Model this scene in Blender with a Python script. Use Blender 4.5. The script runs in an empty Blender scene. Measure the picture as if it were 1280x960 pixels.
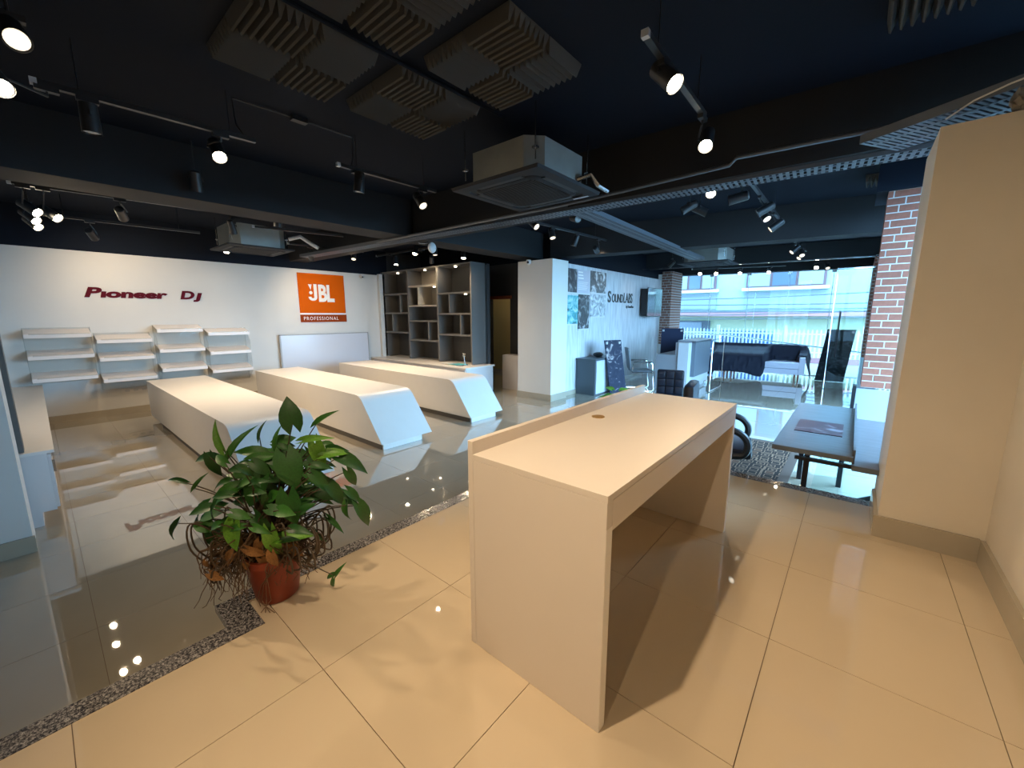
import bpy, bmesh, math, random
from mathutils import Vector, Matrix, Euler
random.seed(7)
S = bpy.context.scene
COL = S.collection
PI = math.pi
R = math.radians

# ------------------------------------------------------------------ camera
cd = bpy.data.cameras.new('camera'); cam = bpy.data.objects.new('camera', cd); COL.objects.link(cam)
cd.sensor_width = 36.0; cd.lens = 36.0 * 504.33 / 1280; cd.clip_start = 0.02; cd.clip_end = 200
cam.matrix_world = Matrix.Translation((0, 0, 1.675)) @ Matrix.Rotation(0.70390602, 4, 'Z') @ Matrix.Rotation(1.40241725, 4, 'X') @ Matrix.Rotation(-0.0015135, 4, 'Z')
S.camera = cam
# ------------------------------------------------------------------ view, sky
S.view_settings.view_transform = 'Standard'; S.view_settings.look = 'None'
S.view_settings.gamma = 1.0; S.view_settings.use_curve_mapping = False
S.view_settings.exposure = 0.25
W = bpy.data.worlds.new('overcast_sky'); S.world = W; W.use_nodes = True
bg = W.node_tree.nodes['Background']; bg.inputs[0].default_value = (0.37, 0.65, 1.0, 1); bg.inputs[1].default_value = 24.0
try:
    S.cycles.max_bounces = 8; S.cycles.diffuse_bounces = 4; S.cycles.glossy_bounces = 4
    S.cycles.transparent_max_bounces = 12; S.cycles.caustics_reflective = False; S.cycles.caustics_refractive = False
    S.cycles.sample_clamp_indirect = 6.0
except Exception: pass
WARM = (1.0, 0.76, 0.50)
LAMP = 0.72         # one dial for every lamp of the room

# window portals: they only guide the sky's own light through the glazed openings
def portal(name, loc, rot, sx, sy):
    l = bpy.data.lights.new(name, 'AREA'); l.shape = 'RECTANGLE'; l.size = sx; l.size_y = sy
    l.cycles.is_portal = True
    o = bpy.data.objects.new(name, l); COL.objects.link(o); o.location = loc; o.rotation_euler = rot
portal('window_portal', (-2.1, 14.3, 1.45), (R(90), 0, R(14+180)), 4.8, 2.9)
portal('window_portal', (.98, 6.4, 1.5), (R(90), 0, R(90)), 5.6, 2.8)

# ------------------------------------------------------------------ materials
MATS = {}
def mat(name, col, rough=0.5, metal=0.0, spec=0.5, var=0.0, nscale=8.0, bump=0.0, bscale=60.0, emit=None, est=0.0, coat=0.0, pervar=0.0, stretch=None, alpha=1.0):
    m = bpy.data.materials.new(name); m.use_nodes = True; nt = m.node_tree; N = nt.nodes; Lk = nt.links
    b = N['Principled BSDF']; b.inputs['Roughness'].default_value = rough; b.inputs['Metallic'].default_value = metal
    b.inputs['Specular IOR Level'].default_value = spec; b.inputs['Coat Weight'].default_value = coat; b.inputs['Coat Roughness'].default_value = .02
    b.inputs['Base Color'].default_value = (*col, 1)
    tc = N.new('ShaderNodeTexCoord'); vec = tc.outputs['Object']
    if stretch:
        mp = N.new('ShaderNodeMapping'); mp.inputs['Scale'].default_value = stretch; Lk.new(vec, mp.inputs[0]); vec = mp.outputs[0]
    if var or pervar:
        src = None
        n = N.new('ShaderNodeTexNoise'); n.inputs['Scale'].default_value = nscale; n.inputs['Detail'].default_value = 5; Lk.new(vec, n.inputs[0])
        r = N.new('ShaderNodeValToRGB'); r.color_ramp.elements[0].position = 0.3; r.color_ramp.elements[1].position = 0.7
        r.color_ramp.elements[0].color = (*[c * (1 - var) for c in col], 1); r.color_ramp.elements[1].color = (*[min(1, c * (1 + var)) for c in col], 1)
        Lk.new(n.outputs[0], r.inputs[0]); src = r.outputs[0]
        if pervar:
            oi = N.new('ShaderNodeObjectInfo'); mr = N.new('ShaderNodeMapRange'); mr.inputs[3].default_value = 1 - pervar; mr.inputs[4].default_value = 1 + pervar
            Lk.new(oi.outputs['Random'], mr.inputs[0]); h = N.new('ShaderNodeHueSaturation'); Lk.new(src, h.inputs['Color']); Lk.new(mr.outputs[0], h.inputs['Value']); src = h.outputs[0]
        Lk.new(src, b.inputs['Base Color'])
    if bump:
        n2 = N.new('ShaderNodeTexNoise'); n2.inputs['Scale'].default_value = bscale; Lk.new(vec, n2.inputs[0])
        bp = N.new('ShaderNodeBump'); bp.inputs['Strength'].default_value = bump; bp.inputs['Distance'].default_value = 0.004
        Lk.new(n2.outputs[0], bp.inputs['Height']); Lk.new(bp.outputs[0], b.inputs['Normal'])
    if emit: b.inputs['Emission Color'].default_value = (*emit, 1); b.inputs['Emission Strength'].default_value = est
    m.diffuse_color = (*col, 1)
    MATS[name] = m; return m

def glass_mat(name, tint, refl=0.12, rough=0.0, haze=0.0):
    m = bpy.data.materials.new(name); m.use_nodes = True; nt = m.node_tree; N = nt.nodes; Lk = nt.links
    N.remove(N['Principled BSDF']); out = N['Material Output']
    t = N.new('ShaderNodeBsdfTransparent'); t.inputs[0].default_value = (*tint, 1)
    g = N.new('ShaderNodeBsdfGlossy'); g.inputs['Roughness'].default_value = rough; g.inputs[0].default_value = (.95, 1, 1, 1)
    fr = N.new('ShaderNodeFresnel'); fr.inputs[0].default_value = 1.45
    ge = N.new('ShaderNodeNewGeometry'); inv = N.new('ShaderNodeMath'); inv.operation = 'SUBTRACT'; inv.inputs[0].default_value = 1; Lk.new(ge.outputs['Backfacing'], inv.inputs[1])
    sc_ = N.new('ShaderNodeMath'); sc_.operation = 'MULTIPLY'; sc_.inputs[1].default_value = .22; Lk.new(inv.outputs[0], sc_.inputs[0])   # mirror weakened against the side window's reflection
    mu = N.new('ShaderNodeMath'); mu.operation = 'MULTIPLY'; Lk.new(fr.outputs[0], mu.inputs[0]); Lk.new(sc_.outputs[0], mu.inputs[1])   # only the outer skin of a pane reflects
    mx = N.new('ShaderNodeMixShader'); Lk.new(mu.outputs[0], mx.inputs[0]); Lk.new(t.outputs[0], mx.inputs[1]); Lk.new(g.outputs[0], mx.inputs[2])
    last = mx
    if haze:
        d = N.new('ShaderNodeBsdfDiffuse'); d.inputs[0].default_value = (.58, .57, .54, 1)
        m2 = N.new('ShaderNodeMixShader'); m2.inputs[0].default_value = haze; Lk.new(mx.outputs[0], m2.inputs[1]); Lk.new(d.outputs[0], m2.inputs[2]); last = m2
    Lk.new(last.outputs[0], out.inputs[0]); MATS[name] = m; return m

def speckle(name, cols, rough):
    m = mat(name, cols[0], rough); nt = m.node_tree; N = nt.nodes; Lk = nt.links; b = N['Principled BSDF']
    tc = N.new('ShaderNodeTexCoord'); n = N.new('ShaderNodeTexNoise'); n.inputs['Scale'].default_value = 120; n.inputs['Detail'].default_value = 6; n.inputs['Roughness'].default_value = .8
    r = N.new('ShaderNodeValToRGB'); r.color_ramp.interpolation = 'CONSTANT'
    el = r.color_ramp.elements; el[0].position = 0; el[0].color = (*cols[0], 1); el[1].position = .47; el[1].color = (*cols[1], 1)
    e = el.new(.53); e.color = (*cols[2], 1); e = el.new(.60); e.color = (*cols[3], 1)
    Lk.new(tc.outputs['Object'], n.inputs[0]); Lk.new(n.outputs[0], r.inputs[0]); Lk.new(r.outputs[0], b.inputs['Base Color']); return m

def pattern(name, cols, scale, seed, kind='noise'):
    """flat print: blotchy photo-like pattern"""
    m = mat(name, cols[0], .35); nt = m.node_tree; N = nt.nodes; Lk = nt.links; b = N['Principled BSDF']
    tc = N.new('ShaderNodeTexCoord'); mp = N.new('ShaderNodeMapping'); mp.inputs['Location'].default_value = (seed * 3.1, seed * 1.7, seed); Lk.new(tc.outputs['Object'], mp.inputs[0])
    if kind == 'noise': n = N.new('ShaderNodeTexNoise'); n.inputs['Detail'].default_value = 3; n.inputs['Distortion'].default_value = 1.5; o = n.outputs[0]
    else: n = N.new('ShaderNodeTexVoronoi'); o = n.outputs['Distance']
    n.inputs['Scale'].default_value = scale; Lk.new(mp.outputs[0], n.inputs['Vector'])
    r = N.new('ShaderNodeValToRGB'); el = r.color_ramp.elements
    k = len(cols); el[0].position = .3; el[0].color = (*cols[0], 1); el[1].position = .72; el[1].color = (*cols[-1], 1)
    for i in range(1, k - 1): e = el.new(.3 + .42 * i / (k - 1)); e.color = (*cols[i], 1)
    Lk.new(o, r.inputs[0]); Lk.new(r.outputs[0], b.inputs['Base Color']); return m

mat('platform_tile_lit', (0.58, 0.47, 0.33), .02, spec=.8, coat=.3, var=.02, nscale=3, pervar=.015)  # lighter, warmer copy of the floor tile; lamplight put into the colour
mat('tile', (0.40, 0.35, 0.27), .012, spec=1.0, coat=.8, var=.03, nscale=3, pervar=.02)
mat('grout', (0.16, .11, .07), .8)
speckle('granite', [(.025, .025, .03), (.13, .12, .12), (.30, .28, .27), (.48, .46, .44)], .15)
mat('skirting_tile', (.40, .35, .27), .15, var=.03)
mat('white_wall', (.66, .645, .61), .75, var=.02, nscale=2, bump=.05)
mat('cream_wall', (.70, .63, .52), .6, var=.03, nscale=2.5, bump=.08, bscale=25)
mat('dark_paint', (.008, .0115, .020), .8, spec=.12, bump=.1, bscale=30)
mat('beam_paint', (.028, .029, .032), .75, spec=.15, bump=.1, bscale=30)
mat('dark_wall', (.050, .050, .052), .6)
mat('cream_laminate', (.67, .60, .525), .42, var=.015, nscale=3)
mat('white_laminate', (.70, .67, .63), .38, var=.01)
mat('white_edge', (.80, .76, .70), .4)
mat('brass', (.45, .26, .07), .4, .6)
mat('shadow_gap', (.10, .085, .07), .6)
mat('grey_panel', (.12, .12, .115), .5)
mat('shelf_grey', (.135, .130, .122), .45)
mat('shelf_back', (.06, .06, .06), .5)
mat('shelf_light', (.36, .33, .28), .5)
mat('cabinet_white', (.62, .59, .58), .4)
mat('steel', (.5, .5, .5), .25, 1)
mat('chrome', (.75, .77, .8), .12, 1)
mat('galvanised', (.30, .31, .29), .5, .3, var=.06)
mat('black_plastic', (.012, .012, .014), .45)
mat('spot_black', (.022, .023, .026), .38)
mat('ac_fascia', (.028, .030, .035), .7, spec=.15)
mat('ac_grille', (.02, .02, .022), .55)
mat('ac_slot', (.004, .004, .005), .6)
mat('tray_steel', (.10, .115, .14), .45, .3)
mat('foam', (.075, .072, .066), .95, bump=.3, bscale=200)
mat('lamp_glow', (1, .9, .7), .3, emit=(1, .82, .55), est=70)
mat('lamp_dim', (.8, .75, .7), .25, emit=(1, .85, .62), est=1.2)
mat('lamp_off', (.18, .18, .18), .2, .4)
mat('puck_glow', (1, .9, .7), .3, emit=(1, .84, .6), est=14)
mat('orange', (.60, .10, .0), .6, spec=.08)
mat('orange_dark', (.26, .04, .005), .6, spec=.08)
mat('logo_white', (.85, .80, .74), .4)
mat('logo_red', (.10, .006, .014), .6, spec=.08)
mat('logo_black', (.01, .01, .012), .4)
mat('whiteboard', (.60, .61, .66), .2)
mat('board_frame', (.35, .34, .33), .4)
mat('shelf_white', (.80, .74, .70), .35)
glass_mat('acrylic', (.97, .97, .96), haze=.07, rough=.05)
glass_mat('glass', (.90, .97, .97))
mat('glass_edge', (.55, .72, .70), .15)
mat('brick', (.25, .082, .05), .75, var=.12, nscale=30, bump=.4, pervar=.16)
mat('brick_dark', (.22, .10, .07), .8, var=.12, nscale=30, bump=.4, pervar=.14)
mat('mortar', (.55, .55, .54), .85, bump=.2)
mat('panel_light', (.50, .53, .58), .35)
mat('table_grey', (.10, .115, .13), .35, var=.25, nscale=4, stretch=(1, 14, 1))
mat('black_leather', (.010, .012, .020), .38, bump=.1, bscale=120)
mat('black_metal', (.015, .016, .02), .35, .3)
mat('mesh_grey', (.13, .14, .16), .6)
mat('reception_grey', (.25, .26, .29), .4)
mat('reception_dark', (.12, .14, .17), .4)
mat('cloth_navy', (.008, .011, .028), .8, bump=.2, bscale=90)
mat('sofa_white', (.62, .62, .74), .7)
mat('wood_leg', (.2, .06, .03), .4)
mat('steel_grey_cabinet', (.07, .085, .10), .4)
mat('terracotta', (.22, .032, .010), .45, var=.1, nscale=10)
mat('soil', (.03, .02, .012), .95, bump=.6)
mat('stem', (.075, .05, .028), .6, var=.2, nscale=20)
mat('green_stem', (.05, .10, .02), .5)
mat('root', (.13, .075, .038), .8, var=.3, nscale=25)
mat('dry_leaf', (.26, .12, .035), .75, var=.3, nscale=14)
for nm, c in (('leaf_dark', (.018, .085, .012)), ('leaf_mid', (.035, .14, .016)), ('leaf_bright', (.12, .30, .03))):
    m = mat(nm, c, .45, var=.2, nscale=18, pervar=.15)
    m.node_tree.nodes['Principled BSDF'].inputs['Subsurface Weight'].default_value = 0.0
mat('low_panel', (.30, .33, .39), .4)
mat('street', (.16, .16, .16), .8, var=.08)
mat('fence_white', (.50, .52, .52), .5)
mat('yellow_render', (.27, .29, .19), .8, var=.04)
mat('pale_render', (.21, .27, .265), .8, var=.03)
mat('pink_ledge', (.28, .13, .14), .7)
mat('window_frame_brown', (.09, .045, .05), .6)
mat('window_pane', (.06, .08, .11), .3)
mat('blind', (.17, .20, .24), .6)
mat('blue_gate', (.02, .09, .25), .5)
mat('cable', (.05, .06, .07), .6)
mat('dark_shutter', (.04, .05, .065), .6)
mat('camera_white', (.6, .6, .6), .35)
mat('yellow_wall', (.48, .36, .15), .7)
mat('rust', (.30, .07, .03), .6)
mat('rug_base', (.10, .065, .05), .95)
mat('paper', (.6, .6, .6), .6)
mat('print_grey', (.52, .50, .56), .5)
mat('screen', (.16, .165, .15), .06, .75)
mat('cyan', (.1, .45, .5), .5)
mat('plaster', (.25, .23, .20), .9, bump=.5)
# rug pattern
def rug_mat():
    m = mat('rug_pattern', (.2, .2, .2), .95); nt = m.node_tree; N = nt.nodes; Lk = nt.links; b = N['Principled BSDF']
    tc = N.new('ShaderNodeTexCoord'); v = N.new('ShaderNodeTexVoronoi'); v.inputs['Scale'].default_value = 8; v.feature = 'F1'; v.distance = 'CHEBYCHEV'; v.inputs['Randomness'].default_value = .35
    w = N.new('ShaderNodeMath'); w.operation = 'MULTIPLY'; w.inputs[1].default_value = 26; s = N.new('ShaderNodeMath'); s.operation = 'SINE'
    r = N.new('ShaderNodeValToRGB'); el = r.color_ramp.elements; r.color_ramp.interpolation = 'CONSTANT'
    el[0].position = 0; el[0].color = (.015, .008, .005, 1); el[1].position = .38; el[1].color = (.095, .04, .02, 1); e = el.new(.66); e.color = (.27, .16, .10, 1)
    Lk.new(tc.outputs['Object'], v.inputs['Vector']); Lk.new(v.outputs['Distance'], w.inputs[0]); Lk.new(w.outputs[0], s.inputs[0]); Lk.new(s.outputs[0], r.inputs[0]); Lk.new(r.outputs[0], b.inputs['Base Color'])
rug_mat()
def plank_mat():     # limewashed render with soft vertical streaks
    m = mat('concrete_wall', (.55, .58, .62), .7); nt = m.node_tree; N = nt.nodes; Lk = nt.links; b = N['Principled BSDF']
    tc = N.new('ShaderNodeTexCoord'); mp = N.new('ShaderNodeMapping'); mp.inputs['Scale'].default_value = (8, 8, .9); n = N.new('ShaderNodeTexNoise'); n.inputs['Scale'].default_value = 2.2; n.inputs['Detail'].default_value = 8
    r = N.new('ShaderNodeValToRGB'); el = r.color_ramp.elements; el[0].position = .32; el[0].color = (.44, .46, .50, 1); el[1].position = .62; el[1].color = (.62, .64, .67, 1)
    Lk.new(tc.outputs['Object'], mp.inputs[0]); Lk.new(mp.outputs[0], n.inputs[0]); Lk.new(n.outputs[0], r.inputs[0]); Lk.new(r.outputs[0], b.inputs['Base Color'])
plank_mat()

# ------------------------------------------------------------------ mesh helpers
def box(bm, x0, x1, y0, y1, z0, z1, bev=0.0, M=None):
    vs = [bm.verts.new((x, y, z)) for z in (z0, z1) for y in (y0, y1) for x in (x0, x1)]
    fs = [(0, 2, 3, 1), (4, 5, 7, 6), (0, 1, 5, 4), (2, 6, 7, 3), (0, 4, 6, 2), (1, 3, 7, 5)]
    f = [bm.faces.new([vs[i] for i in q]) for q in fs]
    if M is not None: bmesh.ops.transform(bm, matrix=M, verts=vs)
    if bev:
        es = list({e for g in f for e in g.edges}); bmesh.ops.bevel(bm, geom=es, offset=bev, segments=2, affect='EDGES', profile=.6)
    return bm
def cyl(bm, p0, p1, r0, r1=None, n=16, caps=True):
    p0, p1 = Vector(p0), Vector(p1); r1 = r0 if r1 is None else r1
    d = (p1 - p0).normalized(); a = d.orthogonal().normalized(); b = d.cross(a)
    A = [bm.verts.new(p0 + (a * math.cos(t) + b * math.sin(t)) * r0) for t in [2 * PI * i / n for i in range(n)]]
    B = [bm.verts.new(p1 + (a * math.cos(t) + b * math.sin(t)) * r1) for t in [2 * PI * i / n for i in range(n)]]
    for i in range(n): bm.faces.new((A[i], A[(i + 1) % n], B[(i + 1) % n], B[i]))
    if caps: bm.faces.new(A[::-1]); bm.faces.new(B)
    return bm
def tube(bm, pts, r, n=6, r1=None):
    pts = [Vector(p) for p in pts]; rings = []; k = len(pts); prev = None
    for i, p in enumerate(pts):
        t = (pts[min(i + 1, k - 1)] - pts[max(i - 1, 0)]).normalized()
        a = (prev - t * prev.dot(t)).normalized() if prev is not None and (prev - t * prev.dot(t)).length > 1e-4 else t.orthogonal().normalized()
        prev = a; b = t.cross(a); rr = r if r1 is None else r + (r1 - r) * i / (k - 1)
        rings.append([bm.verts.new(p + (a * math.cos(q) + b * math.sin(q)) * rr) for q in [2 * PI * j / n for j in range(n)]])
    for i in range(k - 1):
        for j in range(n): bm.faces.new((rings[i][j], rings[i][(j + 1) % n], rings[i + 1][(j + 1) % n], rings[i + 1][j]))
    bm.faces.new(rings[0][::-1]); bm.faces.new(rings[-1]); return bm
def smooth_pts(pts, k=4):
    P_ = [Vector(p) for p in pts]; P_ = [P_[0] * 2 - P_[1]] + P_ + [P_[-1] * 2 - P_[-2]]; out = []
    for i in range(1, len(P_) - 2):
        for j in range(k):
            t = j / k; a, b, c, d = P_[i - 1], P_[i], P_[i + 1], P_[i + 2]
            out.append(.5 * ((2 * b) + (c - a) * t + (2 * a - 5 * b + 4 * c - d) * t * t + (3 * b - a - 3 * c + d) * t ** 3))
    return out + [P_[-2]]
def prism(bm, prof, a0, a1, axis='y'):
    """profile of (u, z) pairs extruded along an axis"""
    def P(u, z, a): return (u, a, z) if axis == 'y' else (a, u, z)
    A = [bm.verts.new(P(u, z, a0)) for u, z in prof]; B = [bm.verts.new(P(u, z, a1)) for u, z in prof]; n = len(prof)
    for i in range(n): bm.faces.new((A[i], A[(i + 1) % n], B[(i + 1) % n], B[i]))
    bm.faces.new(A[::-1]); bm.faces.new(B); return bm
def nb(): return bmesh.new()
def wloc(o):
    v = Vector((0, 0, 0))
    while o is not None: v += o.location; o = o.parent
    return v
def obj(name, bm, m, parent=None, smooth=False, world=True, loc=None):
    """link a bmesh built in world coordinates as one mesh; a child is shifted into its parent's frame"""
    me = bpy.data.meshes.new(name)
    bmesh.ops.recalc_face_normals(bm, faces=bm.faces[:])
    if parent is not None and world: bmesh.ops.translate(bm, verts=bm.verts[:], vec=-wloc(parent))
    if loc is not None and parent is None:
        bmesh.ops.translate(bm, verts=bm.verts[:], vec=-Vector(loc))
    bm.to_mesh(me); bm.free()
    o = bpy.data.objects.new(name, me); COL.objects.link(o)
    if loc is not None and parent is None: o.location = loc
    me.materials.append(MATS[m])
    if smooth:
        for p in me.polygons: p.use_smooth = True
        try: me.set_sharp_from_angle(angle=R(40))
        except Exception: pass
    if parent is not None: o.parent = parent
    return o
def tag(o, label, cat, group=None, kind=None):
    o['label'] = label; o['category'] = cat
    if group: o['group'] = group
    if kind: o['kind'] = kind
    return o
def thing(name, label, cat, loc=(0, 0, 0), group=None, rz=0):
    o = bpy.data.objects.new(name, None); COL.objects.link(o); o.location = loc; o.rotation_euler = (0, 0, rz); o.empty_display_size = .1
    return tag(o, label, cat, group)
def struct(name, bm, m, label=None, parent=None):
    o = obj(name, bm, m, parent)
    if parent is None: o['kind'] = 'structure'
    if label: o['label'] = label
    return o
def B(*a, **k): return box(nb(), *a, **k)
def copy_tree(o, parent=None):
    c = o.copy(); COL.objects.link(c); c.parent = parent
    for ch in list(o.children): copy_tree(ch, c)
    return c
def text(name, s, size, m, parent, M, ext=.01, sx=1.0, shear=0.0, offset=0.0, spacing=1.0):
    cu = bpy.data.curves.new(name, 'FONT'); cu.body = s; cu.size = size; cu.extrude = ext; cu.shear = shear; cu.offset = offset; cu.space_character = spacing; cu.resolution_u = 4
    t = bpy.data.objects.new('t', cu); COL.objects.link(t); dg = bpy.context.evaluated_depsgraph_get(); dg.update()
    me = bpy.data.meshes.new_from_object(t.evaluated_get(dg)); bpy.data.objects.remove(t)
    me.transform(Matrix.Diagonal((sx, 1, 1, 1)))
    me.transform(M)
    if parent is not None: me.transform(Matrix.Translation(-wloc(parent)))
    me.materials.clear(); me.materials.append(MATS[m])
    o = bpy.data.objects.new(name, me); COL.objects.link(o)
    if parent is not None: o.parent = parent
    return o
def wallM(x, y, z):   # text standing on a wall that faces +x, reading towards +y
    return Matrix.Translation((x, y, z)) @ Matrix(((0, 0, 1, 0), (1, 0, 0, 0), (0, 1, 0, 0), (0, 0, 0, 1)))

P = 0.4185     # height of the platform floor above the showroom floor
CZ = 3.30      # ceiling slab
# ================================================================== STRUCTURE
# ---- showroom floor with its tiles
bm = B(-9.62, 0.9, -3.5, 14.4, -.15, -.006)
floor = struct('floor', bm, 'grout', 'polished cream tiled showroom floor')
def tile_mesh(name, x0, x1, y0, y1, zt, th=.006):
    me = bpy.data.meshes.new(name); b = nb(); box(b, x0, x1, y0, y1, zt - th, zt); bmesh.ops.recalc_face_normals(b, faces=b.faces[:]); b.to_mesh(me); b.free(); me.materials.append(MATS['tile']); return me
T = .6; g = .0012
full = tile_mesh('tile', g, T - g, g, T - g, 0)
cells = []
x = -9.58
xs = []
x0 = -2.98 + .6
while x0 > -9.58: x0 -= T
i = 0
cx = x0
while cx < .9:
    cy = .02 - 6 * T
    while cy < 14.2:
        a0, a1, b0, b1 = max(cx, -9.56), min(cx + T, .88), max(cy, -3.45), min(cy + T, 14.3)
        if a1 - a0 > .03 and b1 - b0 > .03:
            if not (a0 > -1.95 and b1 < 3.4):      # under the platform
                mx_, my_ = (a0 + a1) / 2, (b0 + b1) / 2
                d = mx_ * -.647 + my_ * .762
                lat = mx_ * .762 + my_ * .647
                vis = d > .5 and abs(lat) < d * 1.4
                cells.append((0 if vis else 1, math.hypot(mx_, my_), a0, a1, b0, b1))
        cy += T
    cx += T
cells.sort()
rest = nb()
for k, (v, d, a0, a1, b0, b1) in enumerate(cells):
    if k < 285 and v == 0:
        if a1 - a0 > T - 1e-3 and b1 - b0 > T - 1e-3: me = full; lx, ly = a0, b0
        else: me = tile_mesh('tile', g, a1 - a0 - g, g, b1 - b0 - g, 0); lx, ly = a0, b0
        o = bpy.data.objects.new('tile', me); COL.objects.link(o); o.parent = floor; o.location = (lx, ly, 0)
    else: box(rest, a0 + g, a1 - g, b0 + g, b1 - g, -.006, 0)
o = obj('tile_field', rest, 'tile', floor); o['kind'] = 'stuff'
# ---- platform
bm = nb(); box(bm, -1.75, .63, -3.5, 3.50, 0, P - .006); box(bm, -1.99, -1.75, .43, 3.50, 0, P - .006)
plat = struct('floor_platform', bm, 'grout', 'raised cream tiled platform in the foreground')
rects = [(-1.742, .61, -3.45, .468), (-1.945, .61, .468, 3.45)]
tx = -1.3344 - 2 * T
while tx < .61:
    ty = 2.3203 - 10 * T
    while ty < 3.45:
        bm = nb(); n = 0
        ex = [max(tx, r[0]) for r in rects]
        parts = []
        for r in rects:
            a0, a1, b0, b1 = max(tx, r[0]), min(tx + T, r[1]), max(ty, r[2]), min(ty + T, r[3])
            if a1 - a0 > .01 and b1 - b0 > .01: parts.append((a0, a1, b0, b1))
        for (a0, a1, b0, b1) in parts:
            lo = b0 if (len(parts) == 2 and b0 != ty) else b0 + g
            hi = b1 if (len(parts) == 2 and b1 != ty + T) else b1 - g
            box(bm, a0 + g, a1 - g, lo, hi, P - .006, P); n += 1
        if n: obj('tile', bm, 'platform_tile_lit', plat)
        else: bm.free()
        ty += T
    tx += T
for r in [(-1.835, -1.743, -3.45, .36), (-2.02, -1.743, .361, .467), (-2.035, -1.946, .468, 3.55), (-1.945, .19, 3.451, 3.55)]:
    obj('granite_edging', B(*r[:4], P - .03, P + .001), 'granite', plat)

# ---- walls
def wall(name, segs, m, label=None):
    bm = nb()
    for s in segs: box(bm, *s)
    return struct(name, bm, m, label)
wall('wall_back', [(-9.75, -9.57, -.7, 6.2, 0, 2.70)], 'white_wall', 'long white wall behind the display counters')
wall('wall_back_upper', [(-9.75, -9.565, -.7, 6.2, 2.70, CZ)], 'dark_paint')
struct('baseboard_back', B(-9.57, -9.553, -.5, 5.6, 0, .105), 'skirting_tile')
wall('wall_back_corner', [(-9.75, -9.57, 6.2, 9.1, 0, CZ)], 'dark_wall')
wall('wall_left', [(-9.57, -4.37, -.72, -.55, 0, CZ)], 'white_wall')
wall('wall_left_pier', [(-4.75, -4.36, -3.5, -.19, 0, CZ)], 'white_wall', 'white wall end at the left edge')
struct('baseboard_left', B(-4.359, -4.343, -3.5, -.18, 0, .12), 'skirting_tile')
wall('wall_rear', [(-4.4, .8, -3.7, -3.5, 0, CZ)], 'cream_wall')
# right wall and pillar rising from the platform
wall('wall_right', [(.612, .80, -3.5, 3.4, P - .3, 2.62)], 'cream_wall', 'cream wall on the right')
wall('wall_right_upper', [(.60, .80, -3.5, 3.56, 2.62, CZ)], 'dark_paint')
wall('pillar_right', [(.205, .80, 3.0, 3.555, 0, 2.58)], 'cream_wall', 'cream pillar at the platform edge')
struct('baseboard_right', B(.594, .612, -3.5, 2.985, P, P + .125), 'skirting_tile')
bm = nb(); box(bm, .186, .594, 2.984, 2.9995, P, P + .125); box(bm, .186, .2045, 3.0, 3.46, P, P + .125)
struct('baseboard_pillar', bm, 'skirting_tile')
# middle pillar and concrete wall
wall('pillar_middle', [(-5.28, -4.45, 6.41, 6.95, 0, 2.72)], 'white_wall', 'square white pillar in the middle')
bm = nb(); box(bm, -5.295, -4.435, 6.395, 6.41, 0, .13); box(bm, -4.45, -4.435, 6.41, 6.95, 0, .13)
struct('baseboard_middle', bm, 'skirting_tile')
wall('wall_concrete', [(-4.75, -4.55, 6.95, 12.1, 0, 2.70)], 'concrete_wall', 'streaked pale wall beyond the pillar')
struct('baseboard_concrete', B(-4.55, -4.535, 6.95, 11.1, 0, .09), 'skirting_tile')
wall('wall_concrete_upper', [(-4.80, -4.62, 6.95, 13.2, 2.70, CZ)], 'dark_paint')
wall('wall_vestibule', [(-4.75, -4.52, 12.1, 13.3, 0, 2.85)], 'white_wall')
# dark wall with the lit opening
wall('wall_dark', [(-9.6, -6.93, 7.30, 7.45, 0, 2.85), (-6.25, -4.75, 7.30, 7.45, 0, 2.85), (-6.93, -6.25, 7.30, 7.45, 2.06, 2.85)], 'dark_wall')
wall('wall_bookcase_rear', [(-9.57, -6.2, 6.46, 6.56, 0, 2.77)], 'dark_wall')
wall('wall_dark_upper', [(-9.6, -4.75, 7.30, 7.45, 2.85, CZ)], 'dark_paint')
wall('wall_passage', [(-9.0, -4.75, 8.9, 9.0, 0, 2.9)], 'yellow_wall', 'lit yellowish wall seen through the opening')
struct('baseboard_passage', B(-9, -4.75, 8.885, 8.9, 0, .1), 'skirting_tile')
wall('ceiling_passage', [(-9.6, -4.75, 7.45, 9.0, 2.9, 3.0)], 'dark_paint')
struct('trim_opening', B(-6.95, -6.20, 7.26, 7.31, 2.06, 2.13), 'rust', 'rusty orange lintel')
struct('trim_corner', B(-9.56, -9.47, 5.9, 6.05, 0, 2.72), 'white_wall')
# ---- ceiling, beams
struct('ceiling', B(-9.8, .9, -3.7, 14.3, CZ, CZ + .15), 'dark_paint', 'dark painted ceiling slab')
def beam(name, pts, z0=2.80, z1=CZ + .01):   # pts: four plan corners
    bm = nb(); A = [bm.verts.new((*p, z0)) for p in pts]; Bv = [bm.verts.new((*p, z1)) for p in pts]
    for i in range(4): bm.faces.new((A[i], A[(i + 1) % 4], Bv[(i + 1) % 4], Bv[i]))
    bm.faces.new(A[::-1]); bm.faces.new(Bv); return struct(name, bm, 'beam_paint')
beam('ceiling_beam', [(-5.15, -3.5), (-5.62, -3.5), (-5.50, 6.9), (-5.02, 6.9)])['label'] = 'long ceiling beam over the left showroom'
beam('ceiling_beam', [(-5.02, 3.72), (.6, 3.95), (.6, 4.30), (-5.02, 4.10)])
beam('ceiling_beam', [(-4.8, 6.83), (.9, 7.85), (.9, 8.25), (-4.8, 7.2)])
beam('ceiling_beam', [(-9.57, 3.80), (-5.5, 3.85), (-5.5, 4.2), (-9.57, 4.15)], z0=2.84)
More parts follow.
